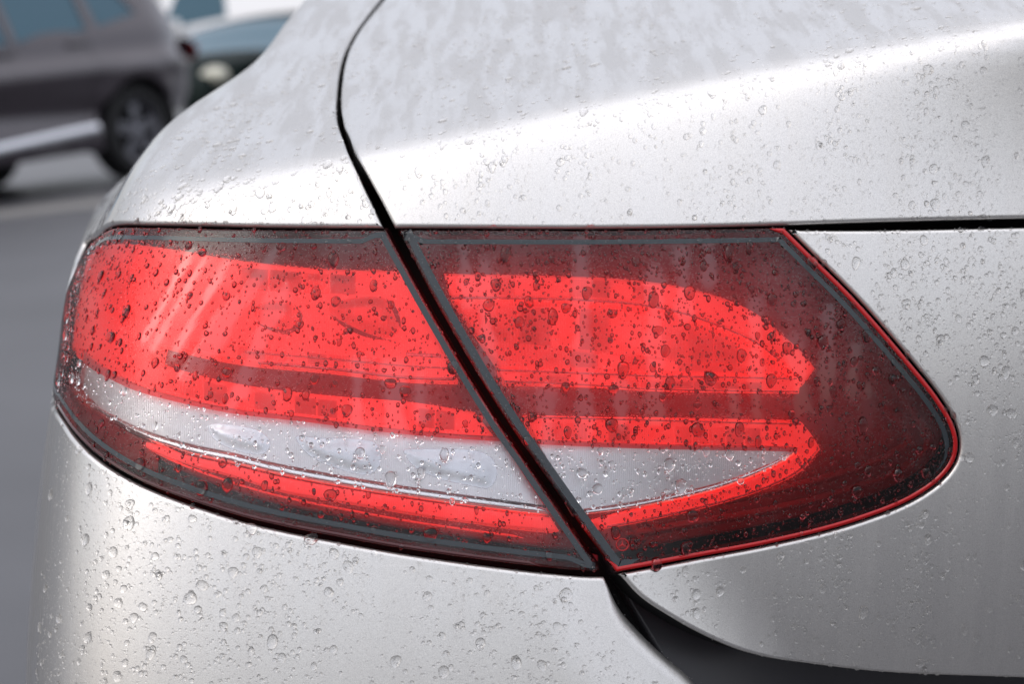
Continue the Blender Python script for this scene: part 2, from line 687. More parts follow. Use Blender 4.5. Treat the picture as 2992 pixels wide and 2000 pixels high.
quarter = outline([
    [_up(_lid_top, .45), _up(_lid_top, .20), _up(_lid_top, .05), *UPGAP_L],
    UPGAP_L2,
    [(878, 521), (750, 520), (600, 518), (450, 514), (330, 512), (275, 512), (242, 518), (215, 538), (190, 558), (171, 586), ('s', 625, .000), ('s', 680, -.013), ('s', 730, -.024), ('s', 800, -.036), ('s', 870, -.036), ('s', 920, -.028), ('s', 935, -.045)],
    [('s', 935, -.045), ('s', 935, -.20), ('s', 935, -1.2)],
    [('s', 935, -1.2), ('s', 200, -1.2)],
    [('s', 200, -1.2), ('p', _lid_top[0] - .9, _lid_top[1] + .50)],
    [('p', _lid_top[0] - .9, _lid_top[1] + .50), _up(_lid_top, .45)],
])
panel('quarter_panel', quarter, PAINT, car, roll=.0025, depth=.014, grid=.0065, wall=BLACK)

lid_r = to_param(raycast([(2900, 500)]))[0]
lid = outline([
    [_up(_lid_top_r, .45), _up(_lid_top_r, .20), _up(_lid_top_r, .05), *UPGAP_R],
    UPGAP_R2,
    [(904, 521), (1200, 523), (1500, 522), (1780, 516), (2000, 509), (2346, 501), (2900, 490)],
    [(2900, 490), ('p', lid_r[0] + .25, lid_r[1])],
    [('p', lid_r[0] + .25, lid_r[1]), ('p', lid_r[0] + .25, _lid_top_r[1] + .48)],
    [('p', lid_r[0] + .25, _lid_top_r[1] + .48), _up(_lid_top_r, .45)],
])
panel('trunk_lid', lid, PAINT, car, roll=.0025, depth=.014, grid=.0065, wall=BLACK)

LID_BOT = [(1418, 1316), (1424, 1320), (1470, 1368), (1550, 1421), (1630, 1464), (1709, 1496), (1789, 1515), (1896, 1530), (2029, 1544), (2346, 1557), (2900, 1572)]
IN_RIGHT = [(1796, 522), (1850, 576), (1960, 686), (2080, 824), (2150, 912), (2184, 970), (2195, 1015), (2188, 1055), (2160, 1095), (2090, 1145), (1950, 1200), (1750, 1250), (1550, 1287), (1412, 1312)]
IN_RIGHT_B = [(1818, 528), (1858, 568), (1968, 678), (2088, 816), (2158, 904), (2194, 966), (2206, 1015), (2198, 1061), (2168, 1103), (2095, 1154), (1953, 1209), (1752, 1259), (1552, 1296), (1424, 1320)]
IN_RIGHT_B = [(a + .5 * (c - a), b + .5 * (d - b)) for (a, b), (c, d) in zip(IN_RIGHT, IN_RIGHT_B)]
face = outline([
    IN_RIGHT_B,
    LID_BOT,
    [(2900, 1572), ('p', lid_r[0] + .25, to_param(raycast([(2900, 1572)]))[0][1])],
    [('p', lid_r[0] + .25, to_param(raycast([(2900, 1572)]))[0][1]), ('p', lid_r[0] + .25, lid_r[1] - .01)],
    [('p', lid_r[0] + .25, lid_r[1] - .01), (2900, 512), (2346, 521), (2000, 527), (1815, 526), tuple(IN_RIGHT_B[0])],
])
panel('lid_panel', face, PAINT, car, roll=.0022, depth=.014, grid=.0065, wall=BLACK)

OUT_BOT = [(1376, 1308), (1340, 1308), (1200, 1295), (1050, 1276), (900, 1254), (780, 1232), (650, 1207), (560, 1186), (480, 1162), (400, 1135), (330, 1107), (270, 1075), (215, 1036), (175, 996), (147, 957), (134, 936)]
OUT_BOT_B = [(1385, 1322), (1340, 1321), (1200, 1308), (1050, 1289), (900, 1266), (780, 1244), (650, 1218), (560, 1197), (480, 1172), (400, 1145), (325, 1114), (262, 1081), (206, 1042), (165, 1001), (136, 960)]
BUMP_R = [(1385, 1322), (1422, 1378), (1470, 1430), (1513, 1473), (1555, 1510), (1587, 1537), (1619, 1568), (1700, 1630), (1850, 1690), (2100, 1722), (2500, 1742), (2900, 1755)]
bl = to_param(raycast([(2900, 1755)]))[0]
bumper = outline([
    OUT_BOT_B + [('s', 935, -.045)],
    [('s', 935, -.045), ('s', 938, -.20), ('s', 938, -1.2)],
    [('s', 938, -1.2), ('s', 1568, -1.2, -.45)],
    [('s', 1568, -1.2, -.45), ('p', bl[0] + .02, bl[1] - .42)],
    [('p', bl[0] + .02, bl[1] - .42), (2900, 1755)],
    BUMP_R[::-1],
])
# wide soft fold where the bumper turns in under the lid, tight fold along the lamp
_bp = catmull(to_param(raycast(BUMP_R[2:])), .002)
_dm = np.sqrt(((bumper[:, None, :] - _bp[None]) ** 2).sum(-1)).min(1)
panel('bumper', bumper, PAINT, car, roll=.0025 + .0105 * sstep(.030, .004, _dm), depth=.03, grid=.0065, wall=BLACK)

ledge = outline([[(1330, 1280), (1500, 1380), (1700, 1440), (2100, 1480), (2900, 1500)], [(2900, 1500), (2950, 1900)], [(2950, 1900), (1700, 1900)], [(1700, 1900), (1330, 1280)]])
panel('bumper_ledge', ledge, mat('shaded_bumper_paint', (.040, .039, .044), .28, 0, .4), car, off=-.034, roll=.002, depth=.01, grid=.012)  # silver bumper under the lid, its deep shade put into a dark colour

shell = outline([[('s', 1568, -1.15, -.4), ('p', lid_r[0] + .2, bl[1] - .4)], [('p', lid_r[0] + .2, bl[1] - .4), ('p', lid_r[0] + .2, _lid_top[1] + .46)],
                 [('p', lid_r[0] + .2, _lid_top[1] + .46), ('p', _lid_top[0] - .85, _lid_top[1] + .46)], [('p', _lid_top[0] - .85, _lid_top[1] + .46), ('s', 200, -1.15)], [('s', 200, -1.15), ('s', 1568, -1.15, -.4)]], ds=.02)
panel('seal_channel', shell, BLACK, car, off=-.042, roll=.002, depth=.02, grid=.025)

# ------------------------------------------------------------------ where the lens is misted
def project(P):
    d = P - CAMP
    zc = d[:, 1] * math.cos(_p) - d[:, 2] * math.sin(_p)
    yc = d[:, 1] * math.sin(_p) + d[:, 2] * math.cos(_p)
    return np.stack([1173 + d[:, 0] / zc * FOC, 784 - yc / zc * FOC], 1)

def noise2(uv, s, seed):
    """soft value noise for uneven coverage"""
    r = np.random.default_rng(seed)
    T = r.random((64, 64))
    x, y = uv[:, 0] / s, uv[:, 1] / s
    i, j = np.floor(x).astype(int), np.floor(y).astype(int)
    fx, fy = sstep(0, 1, x - i), sstep(0, 1, y - j)
    g = lambda a, b: T[a % 64, b % 64]
    return (g(i, j) * (1 - fx) + g(i + 1, j) * fx) * (1 - fy) + (g(i, j + 1) * (1 - fx) + g(i + 1, j + 1) * fx) * fy

# paths swept clear by drops that ran down the lens: (u top, v top, u bottom, v bottom, width)
RIVULETS = [(640, 560, 455, 850, 26), (655, 660, 500, 1000, 34), (535, 690, 420, 860, 30), (620, 690, 560, 900, 34), (520, 600, 395, 820, 18),
            (440, 570, 330, 780, 18), (470, 590, 350, 800, 14), (1060, 560, 1075, 700, 34), (1110, 600, 1120, 960, 40), (1330, 560, 1340, 1000, 44),
            (820, 830, 815, 1010, 30), (900, 840, 905, 1000, 60), (1500, 620, 1500, 960, 46), (1560, 580, 1570, 720, 40), (1730, 690, 1735, 1000, 34),
            (1820, 780, 1850, 1000, 46), (1900, 720, 1890, 980, 40), (1960, 800, 1950, 900, 34), (1990, 880, 1985, 980, 30), (1680, 900, 1690, 1040, 36),
            (1250, 900, 1255, 1010, 42), (1420, 880, 1425, 980, 34), (1620, 560, 1625, 640, 40), (960, 860, 965, 960, 26)]

def swept(uv):
    m = np.ones(len(uv))
    for a, b, c, d, wd in RIVULETS:
        t = np.clip(((uv[:, 0] - a) * (c - a) + (uv[:, 1] - b) * (d - b)) / ((c - a) ** 2 + (d - b) ** 2), 0, 1)
        q = np.hypot(uv[:, 0] - a - t * (c - a), uv[:, 1] - b - t * (d - b))
        hw = wd * (.42 + .12 * np.sin(uv[:, 1] / 23 + a))
        m = np.minimum(m, sstep(hw - 4, hw + 4, q))
    return m


def add_mist(o):
    me = o.data
    co = np.empty(len(me.vertices) * 3, np.float32)
    me.vertices.foreach_get('co', co)
    uv = project(co.reshape(-1, 3).astype(float))
    at = me.attributes.new('mist', 'FLOAT', 'POINT')
    at.data.foreach_set('value', (swept(uv) * np.clip(.55 + .7 * noise2(uv, 70, 8), 0, 1)).astype(np.float32))

# ------------------------------------------------------------------ tail lights
OUT_TOP = [(238, 548), (252, 529), (275, 521), (330, 521), (450, 523), (600, 526), (750, 527), (884, 527)]
OUT_TOP_ONLY = [(884, 527), (750, 527), (600, 526), (450, 523), (330, 521), (275, 521), (252, 529), (232, 548)]
lensO = outline([GAP_L, OUT_BOT + [('s', 880, -.028), ('s', 800, -.030), ('s', 720, -.016), ('s', 665, -.002), (171, 622), (182, 594), (201, 567), (223, 546)] + [(249, 526), (275, 521), (330, 521), (450, 523), (600, 526), (750, 527), (884, 527)]])
lensI = outline([GAP_R[::-1], [(914, 527), (1200, 528), (1500, 527), (1796, 522)], IN_RIGHT])

CL_O_TOP = [(167, 813), (193, 835), (239, 862), (306, 894), (399, 920), (533, 948), (706, 968), (838, 986), (1018, 1004), (1150, 1012)]
CL_O_BOT = [(1260, 1181), (1018, 1151), (838, 1124), (627, 1085), (533, 1062), (426, 1038), (319, 1001), (252, 963), (199, 928), (169, 896), (159, 868), (167, 813)]
clO = outline([CL_O_TOP, [(1150, 1012), (1260, 1181)], CL_O_BOT])
CL_I = [[(1233, 1019), (1477, 1029), (1793, 1035), (1823, 1037)], [(1823, 1037), (1805, 1052), (1748, 1082), (1657, 1118), (1537, 1149), (1417, 1172), (1330, 1182)], [(1330, 1182), (1233, 1019)]]
clI = outline(CL_I)

def tail_light(L, clear, label, rim_w, edge, along):
    tl = empty('tail_light', (0, 0, 0), label=label)
    tl.parent = car
    tl.matrix_parent_inverse = car.matrix_world.inverted()
    add_mist(panel('lens', L, REDLENS, tl, roll=.0014, depth=.016, grid=.0024, holes=[clear], wall=LENSWALL, back=True))
    vo, F = fill(clear, [], .0026)
    V = solve_radial(vo, 0.)
    add_mist(link('clear_lens', mesh_np('clear_lens', V, F, [CLEARLENS], N=grad_f(V)), tl))
    panel('housing', deep_loop(L, .0022, -.030), GLOSSBLACK, tl, off=-.030, roll=.002, depth=.006, grid=.012)
    g = to_param(raycast(catmull(np.array(along), 8)))
    g = g[~np.isnan(g[:, 0])]
    k = sstep(.007, .003, np.sqrt(((L[:, None, :] - g[None]) ** 2).sum(-1)).min(1))
    ribbon('lens_rim', L, .0003, .0003 + rim_w * k, edge, tl, lift=.0001, h=.0007)
    return tl

tlO = tail_light(lensO, clO, 'outer half of the tail light, on the fender', .0018, DARKEDGE, OUT_BOT[2:])
tlI = tail_light(lensI, clI, 'inner half of the tail light, on the trunk lid', .0023, REDEDGE, IN_RIGHT)

def gap_dist(L, gap):
    g = to_param(raycast(catmull(np.array(gap), 8)))
    return np.sqrt(((L[:, None, :] - g[None]) ** 2).sum(-1)).min(1)

_gx = to_param(raycast([(1050, 846)]))[0, 0]
for L, gap, tl, a0, a1 in ((lensO, GAP_L, tlO, .0012, .0042), (lensI, GAP_R, tlI, .0018, .0056)):
    near = sstep(.012, .004, gap_dist(L, gap))
    _lv = project(solve_radial(L))
    vis = sstep(-.42, -.34, L[:, 0] - _gx) if tl is tlO else np.maximum(sstep(1120, 1000, _lv[:, 1]), near)
    s0, s1 = .0048 + (a0 - .0048) * near, .0073 + (a1 - .0073) * near
    ribbon('weld_seam', L, s0, s0 + (s1 - s0) * vis, SEAM, tl, lift=.00015)

def piece(name, runs, material, tl, off, roll=.0015, depth=.012, grid=.006, pillow=None, **kw):
    L = outline(runs, off)
    if pillow:
        hh, ww = pillow
        def bulge(q):
            d = np.concatenate([np.sqrt(((q[i:i + 1000, None, :] - L[None]) ** 2).sum(-1)).min(1) for i in range(0, len(q), 1000)])
            return hh * sstep(0, ww, d)
        kw['bulge'] = bulge
    return panel(name, L, material, tl, off=off, roll=roll, depth=depth, grid=grid, **kw)

# outer half: upper reflector, lower red strips, clear strip
piece('side_reflector', [[(226, 562), (300, 562)], [(300, 562), (290, 700), (300, 886)], [(300, 886), (239, 857), (193, 830), (172, 808)], [(172, 808), ('s', 790, -.030), ('s', 720, -.026), ('s', 665, -.004), (180, 603), (226, 562)]], RED_CHAMBER, tlO, -.0075)
piece('side_reflector', [[(150, 862), (166, 900), (199, 934), (252, 968), (330, 1008)], [(330, 1008), (330, 1080)], [(330, 1080), (270, 1060), (215, 1020), (178, 982), (150, 945)], [(150, 945), ('s', 920, -.020), ('s', 860, -.026), (150, 862)]], GLOSSBLACK, tlO, -.0075)
RT = [(225, 560), (300, 558), (400, 570), (550, 595), (736, 614), (922, 620)]
RB = [(1050, 872), (923, 866), (749, 846), (544, 826), (348, 787)]
RBL = [(348, 787), (338, 830)]
RBM = [(338, 830), (260, 812), (200, 795)]
piece('reflector', [RT, [(922, 620), (985, 742), (1050, 872)], RB, RBL, RBM + [('s', 780, -.012), ('s', 720, -.014), ('s', 665, -.002), (182, 605), (225, 560)]], RED_OPT, tlO, -.012)
SB = [(1088, 944), (950, 922), (736, 904), (549, 880), (420, 850), (338, 824), (240, 790), (172, 760)]
piece('light_strip', [SB[::-1], [(1088, 944), (1138, 1008)], [(1138, 1008), (1018, 1001), (838, 983), (706, 965), (533, 945), (399, 917), (306, 891), (239, 858), (193, 831), (170, 808), (160, 790), (172, 760)]], RED_OPT, tlO, -.010)
LT = [(300, 996), (319, 1006), (426, 1043), (533, 1067), (627, 1090), (838, 1129), (1018, 1156), (1262, 1186)]
LB = [(1282, 1218), (1018, 1190), (838, 1160), (627, 1122), (533, 1092), (426, 1064), (340, 1030), (300, 996)]
piece('light_strip', [LT, [(1262, 1186), (1282, 1218)], LB], RED_OPT, tlO, -.009, roll=.001)
cl_in = deep_loop(clO, -.0012, -.007)
panel('clear_reflector', cl_in, CLEAR_OPT, tlO, off=-.007, roll=.001, depth=.012, grid=.006)
# inner half
AT = [(1016, 626), (1101, 628), (1208, 630), (1342, 634), (1449, 641), (1553, 655), (1648, 680), (1728, 715), (1791, 766), (1839, 808), (1868, 845)]
AM = [(1791, 828), (1728, 783), (1648, 746), (1555, 714), (1449, 696), (1342, 688), (1235, 683), (1031, 682)]
piece('light_guide', [AT, [(1868, 845), (1833, 888), (1822, 862)], [(1822, 862), *AM], [(1031, 682), (1016, 626)]], RED_OPT, tlI, -.009)
piece('reflector', [[(1033, 686), (1235, 687), (1342, 692), (1449, 700), (1555, 719), (1648, 751), (1728, 788), (1788, 830), (1818, 864)],
                    [(1818, 864), (1500, 860), (1145, 845)], [(1145, 845), (1033, 686)]], RED_CHAMBER, tlI, -.017)
piece('light_strip', [[(1140, 848), (1342, 856), (1490, 862), (1700, 867), (1835, 870)], [(1835, 870), (1831, 903)], [(1831, 903), (1490, 897), (1342, 887), (1157, 878)], [(1157, 878), (1140, 848)]], RED_OPT, tlI, -.011, roll=.001)
piece('light_strip', [[(1200, 951), (1477, 959), (1838, 969)], [(1838, 969), (1862, 1000), (1880, 1030)], [(1880, 1030), (1838, 1080), (1763, 1119), (1657, 1155), (1507, 1191), (1387, 1213)], [(1387, 1213), (1345, 1196)],
                      [(1345, 1196), (1417, 1178), (1537, 1154), (1657, 1123), (1748, 1087), (1808, 1056), (1830, 1040)], [(1830, 1040), (1793, 1032), (1477, 1025), (1232, 1015)], [(1232, 1015), (1200, 951)]], RED_OPT, tlI, -.010, roll=.001)
panel('clear_reflector', deep_loop(clI, -.0012, -.007), CLEAR_OPT, tlI, off=-.007, roll=.001, depth=.012, grid=.006)

# bowls, bright borders, rods and ribs inside the two halves
CLEAR_BOWL = mat('clear_bowl', (.86, .88, .92), .22, .6)
DARKTRIM = mat('dark_bowl_edge', (.75, .30, .30), .3, 0, .4)
def smooth_loop(pts):
    """a closed loop with its corners rounded off"""
    p = np.array(pts[:-1] if pts[0] == pts[-1] else pts, float)
    q = catmull(np.vstack([p, p[:1]]), 3)[:-1]
    for _ in range(14):
        q = (np.roll(q, 1, 0) + q + np.roll(q, -1, 0)) / 3
    q = q[::2]
    return [tuple(v) for v in q] + [tuple(q[0])]

def crescent(pts, wdt):
    p = np.array(pts, float)
    t = np.gradient(p, axis=0)
    nrm = np.stack([t[:, 1], -t[:, 0]], 1) / np.linalg.norm(t, axis=1, keepdims=True)
    k = np.sin(np.linspace(.05, math.pi - .05, len(p)))[:, None]
    a, b = p + nrm * wdt * .5 * k, p - nrm * wdt * .5 * k
    return [[tuple(q) for q in a], [tuple(a[-1]), tuple(b[-1])], [tuple(q) for q in b[::-1]], [tuple(b[0]), tuple(a[0])]]

for pts in ([(578, 702), (629, 688), (669, 697), (685, 724), (674, 748), (656, 757), (616, 748), (588, 733), (578, 702)], [(744, 699), (790, 685), (880, 683), (905, 713), (917, 750), (902, 774), (843, 764), (790, 740), (758, 718), (744, 699)]):
    piece('lamp_bowl', [smooth_loop(pts)], RED_CHAMBER, tlO, -.0119, roll=.0002, depth=.0002, grid=.0013, pillow=(.0014, .006))
for pts in ([(580, 735), (615, 752), (656, 761), (678, 750), (690, 722), (672, 696)], [(756, 720), (790, 745), (843, 769), (898, 781)], [(884, 684), (899, 700), (912, 730), (918, 752)]):
    piece('bowl_edge', crescent(pts, 11), DARKTRIM, tlO, -.0114, roll=.0004, depth=.002, grid=.004)
for pts in ([(672, 997), (727, 1003), (823, 1006), (862, 1015), (874, 1046), (868, 1074), (838, 1090), (790, 1080), (732, 1059), (696, 1034), (672, 997)], [(919, 1030), (973, 1028), (1105, 1036), (1134, 1058), (1139, 1094), (1122, 1120), (1079, 1114), (1003, 1097), (946, 1068), (919, 1030)],
            [(474, 970), (533, 973), (600, 990), (621, 1016), (608, 1040), (572, 1041), (507, 1020), (480, 995), (474, 970)]):
    piece('lamp_bowl', [smooth_loop(pts)], CLEAR_BOWL, tlO, -.0069, roll=.0002, depth=.0002, grid=.0013, pillow=(.0009, .0065))
def band(pts, wdt):
    return [[tuple(p) for p in pts], [tuple(pts[-1]), (pts[-1][0], pts[-1][1] - wdt[-1])], [(p[0], p[1] - w_) for p, w_ in zip(pts, wdt)][::-1], [(pts[0][0], pts[0][1] - wdt[0]), tuple(pts[0])]]
def ledge_strip(name, pts, wdt, material, tl, off=-.0066, h=.0021):
    """a rounded step under the clear optic that catches the sky"""
    lo_ = catmull(np.array(pts, float), 6)
    sg = 1 if pts[0][0] < pts[-1][0] else -1
    wd = np.interp(sg * lo_[:, 0], [sg * p[0] for p in pts], wdt)
    rows = []
    for s_, o_ in ((1., off - .0010), (.98, off - .0001), (.06, off + .0009), (0., off + .0006), (-.1, off - .0010)):
        q = lo_.copy()
        q[:, 1] -= wd * s_
        rows.append(raycast(q, o_))
    n_ = len(lo_)
    V = np.vstack(rows)
    F = [(j * n_ + i, (j + 1) * n_ + i, (j + 1) * n_ + i + 1, j * n_ + i + 1) for j in range(len(rows) - 1) for i in range(n_ - 1)]
    link(name, mesh_np(name, V, F, [material]), tl)

ledge_strip('bright_border', [(190, 916), (252, 958), (319, 996), (426, 1033), (533, 1057), (627, 1080), (838, 1119), (1018, 1146), (1250, 1175)], [4, 12, 17, 19, 20, 20, 20, 19, 16], CHROME, tlO)
ledge_strip('bright_border', [(1338, 1178), (1417, 1168), (1537, 1145), (1657, 1114), (1748, 1078), (1800, 1050), (1815, 1041)], [12, 13, 13, 12, 10, 6, 3], CHROME, tlI)
for tl, pts, wd, off in ((tlI, [(1142, 850), (1342, 858), (1490, 864), (1700, 868), (1826, 871)], 5, -.009), (tlI, [(1157, 876), (1342, 884), (1490, 894), (1828, 900)], 4, -.009), (tlI, [(1236, 1013), (1477, 1023), (1795, 1031)], 6, -.008),
                         (tlI, [(1205, 958), (1477, 965), (1836, 975)], 4, -.008), (tlI, [(1392, 1210), (1507, 1188), (1657, 1152), (1763, 1116), (1835, 1077), (1874, 1032)], 5, -.007),
                         (tlI, [(1033, 684), (1235, 687), (1342, 691), (1449, 699), (1555, 718), (1648, 750), (1728, 786), (1788, 829)], 5, -.008),
                         (tlO, [(590, 832), (749, 846), (923, 866), (1040, 871)], 5, -.010), (tlO, [(560, 808), (749, 824), (923, 840), (1028, 846)], 4, -.010), (tlO, [(930, 816), (1010, 820)], 8, -.010),
                         (tlO, [(560, 946), (706, 962), (838, 980), (1018, 998), (1130, 1005)], 5, -.008)):
    piece('light_rod', band(pts, [wd] * len(pts)), CHROME, tl, off, roll=.0004, depth=.002, grid=.004)
for d in (.0125, .0225):
    g = to_param(raycast([(2170, 1010), (2150, 1090), (2060, 1150), (1900, 1210), (1700, 1258), (1520, 1290)]))
    k = sstep(.05, .03, np.sqrt(((lensI[:, None, :] - catmull(g, .01)[None]) ** 2).sum(-1)).min(1))
    ribbon('housing_rib', lensI, d, d + .0050 * k, GLOSSBLACK, tlI, off=-.022, h=.0022)
for d in (.0105, .0150):
    g = to_param(raycast([(330, 1107), (560, 1186), (900, 1254), (1080, 1280)]))
    k = sstep(.02, .012, np.sqrt(((lensO[:, None, :] - catmull(g, .01)[None]) ** 2).sum(-1)).min(1))
    ribbon('housing_rib', lensO, d, d + .0012 * k, RED_CHAMBER, tlO, off=-.014, h=.0008)
# prism blocks: fluted pillows set in the reflectors, part of them with less added glow
RED_PRISM = glow(ribbed('red_prism', (.90, .62, .62), .34, .6, 420, .3), (1, .11, .08), .22)
def prisms(tl, u0, u1, step, top, bot, off, h=.0016, w_=.005, skip=.0):
    k = 0
    u = u0
    while u < u1:
        wd_ = step * _rp.uniform(.75, 1.2)
        f = lambda pts, x: float(np.interp(x, [p[0] for p in pts], [p[1] for p in pts]))
        if _rp.random() > skip and u + wd_ * .9 < u1:
            a, b = u + 1.5, u + wd_ - 1.5
            piece('prism', [[(a, f(top, a)), (b, f(top, b))], [(b, f(top, b)), (b, f(bot, b))], [(b, f(bot, b)), (a, f(bot, a))], [(a, f(bot, a)), (a, f(top, a))]],
                  RED_PRISM if _rp.random() < .42 else RED_CHAMBER if _rp.random() < .5 else RED_OPT, tl, off, roll=.0003, depth=.0005, grid=.0035, pillow=(h * _rp.uniform(.5, 1.3), w_))
        u += wd_
_rp = np.random.default_rng(21)
prisms(tlI, 1120, 1740, 62, [(1120, 700), (1342, 706), (1449, 716), (1555, 738), (1648, 768), (1740, 808)], [(1120, 780), (1740, 842)], -.0168, skip=.12)
prisms(tlI, 1150, 1740, 74, [(1150, 790), (1740, 848)], [(1150, 838), (1740, 856)], -.0168, h=.001, skip=.2)
prisms(tlI, 1060, 1560, 58, [(1060, 634), (1342, 641), (1449, 650), (1560, 668)], [(1060, 674), (1342, 680), (1449, 688), (1560, 706)], -.0088, h=.0009, w_=.004, skip=.3)
prisms(tlI, 1240, 1800, 48, [(1240, 968), (1477, 974), (1800, 984)], [(1240, 1006), (1477, 1015), (1800, 1024)], -.0098, h=.0009, w_=.004, skip=.2)
prisms(tlI, 1190, 1800, 56, [(1190, 857), (1490, 872), (1800, 878)], [(1190, 874), (1490, 889), (1800, 895)], -.0108, h=.0006, w_=.003, skip=.25)
prisms(tlO, 380, 900, 60, [(380, 776), (544, 794), (749, 812), (900, 822)], [(380, 786), (544, 820), (749, 838), (900, 858)], -.0118, h=.0009, w_=.004, skip=.2)
prisms(tlO, 360, 1080, 54, [(360, 846), (549, 893), (736, 916), (950, 934), (1080, 950)], [(360, 892), (533, 932), (706, 950), (838, 968), (1080, 990)], -.0098, h=.0009, w_=.004, skip=.2)
prisms(tlO, 420, 920, 72, [(420, 592), (550, 612), (736, 628), (920, 636)], [(420, 650), (550, 664), (736, 672), (920, 680)], -.0118, h=.0010, w_=.005, skip=.3)
# small emblem moulded into the lower corner of the inner lens
_ec, _er = np.array((1426., 1249.)), 15.
def on_lens(uv, lift):
    return solve_radial(to_param(raycast(uv)), lift)
_t = np.arange(40) * 2 * math.pi / 40
_V = np.vstack([on_lens(_ec + _er * r * np.stack([np.cos(_t), np.sin(_t)], 1), l_) for r, l_ in ((1, 0.), (.96, .0003), (.86, .0003), (.82, 0.))])
_F = [(j * 40 + i, j * 40 + (i + 1) % 40, (j + 1) * 40 + (i + 1) % 40, (j + 1) * 40 + i) for j in range(3) for i in range(40)]
for k in range(3):
    a_ = -math.pi / 2 + k * 2 * math.pi / 3
    q = np.array([_ec + _er * .84 * np.array((math.cos(a_), math.sin(a_))), _ec + 2.4 * np.array((math.cos(a_ + 1.05), math.sin(a_ + 1.05))), _ec, _ec + 2.4 * np.array((math.cos(a_ - 1.05), math.sin(a_ - 1.05)))])
    b = len(_V)
    _V = np.vstack([_V, on_lens(q[:2], .0001), on_lens(q[2:3], .0004), on_lens(q[3:], .0001)])
    _F += [(b, b + 1, b + 2), (b, b + 2, b + 3)]
link('moulded_emblem', mesh_np('moulded_emblem', _V, _F, [REDEDGE]), tlI)

# ------------------------------------------------------------------ ground
ASPHALT = mat('wet_asphalt', (.060, .060, .066), .42, 0, .4)
add_noise(ASPHALT, .9, .3, .72, 1.25, bump=.6, bump_scale=90)
CONCRETE = mat('pale_concrete', (.17, .165, .16), .6, 0, .3)
add_noise(CONCRETE, 4, .3, .8, 1.15)
SLOPE = .115
def ground(x, y):
    """the street behind the silver car climbs gently to the right"""
    return SLOPE * np.clip(np.asarray(x, float) + 2.57, -6, 4) * sstep(5, 11.5, np.asarray(y, float))

_gx_ = np.unique(np.concatenate([[-400, -120, -40, -20, -12], np.arange(-10, 4, 1.), [5, 12, 40, 120, 400]]))
_gy_ = np.unique(np.concatenate([[-400, -100, -30, -5, 0], np.arange(4, 14, .75), [20, 40, 100, 400]]))
_X, _Y = np.meshgrid(_gx_, _gy_)
V = np.stack([_X.ravel(), _Y.ravel(), ground(_X, _Y).ravel()], 1)
_c = len(_gx_)
F = [(j * _c + i, j * _c + i + 1, (j + 1) * _c + i + 1, (j + 1) * _c + i) for j in range(len(_gy_) - 1) for i in range(_c - 1)]
link('road', mesh_np('road', V, F, [ASPHALT]), kind='structure')

def stand(o, pivot, at, rz):
    """put a thing on the sloping street: its local point pivot lands on the spot at"""
    at = Vector((at[0], at[1], float(ground(at[0], at[1]))))
    o.matrix_world = Matrix.Translation(at) @ Matrix.Rotation(-math.atan(SLOPE), 4, 'Y') @ Matrix.Rotation(rz, 4, 'Z') @ Matrix.Translation(-Vector(pivot))

def box_mesh(name, lo, hi, material, bevel=.0):
    import bmesh
    bm = bmesh.new()
    bmesh.ops.create_cube(bm, size=1)
    lo, hi = Vector(lo), Vector(hi)
    for v in bm.verts:
        v.co = Vector([lo[i] + (v.co[i] + .5) * (hi[i] - lo[i]) for i in range(3)])
    if bevel:
        bmesh.ops.bevel(bm, geom=bm.edges[:], offset=bevel, segments=3, affect='EDGES', profile=.5)
    me = bpy.data.meshes.new(name)
    bm.to_mesh(me)
    bm.free()
    me.materials.append(material)
    return me

ks = link('gutter_strip', box_mesh('gutter_strip', (-5, -.38, -.1), (6, .38, .006), CONCRETE), kind='structure')
stand(ks, (0, 0, 0), (-2.6, 13.15), R_(4))

# ------------------------------------------------------------------ parked cars behind
RUBBER = mat('tyre_rubber', (.012, .012, .013), .7, 0, .3)
ALLOY = mat('alloy_wheel', (.16, .16, .18), .3, .8)
GLASS = mat('car_window_glass', (.07, .13, .17), .12, 0, .12)
BRIGHT = mat('bright_trim', (.75, .76, .80), .2, .7)
LAMPGLASS = mat('headlamp_glass', (.45, .45, .38), .15, .2)
REDLAMP = mat('tail_lamp_red', (.16, .012, .014), .15)
DARKIN = mat('wheel_arch_liner', (.006, .006, .007), .9, 0, .1)

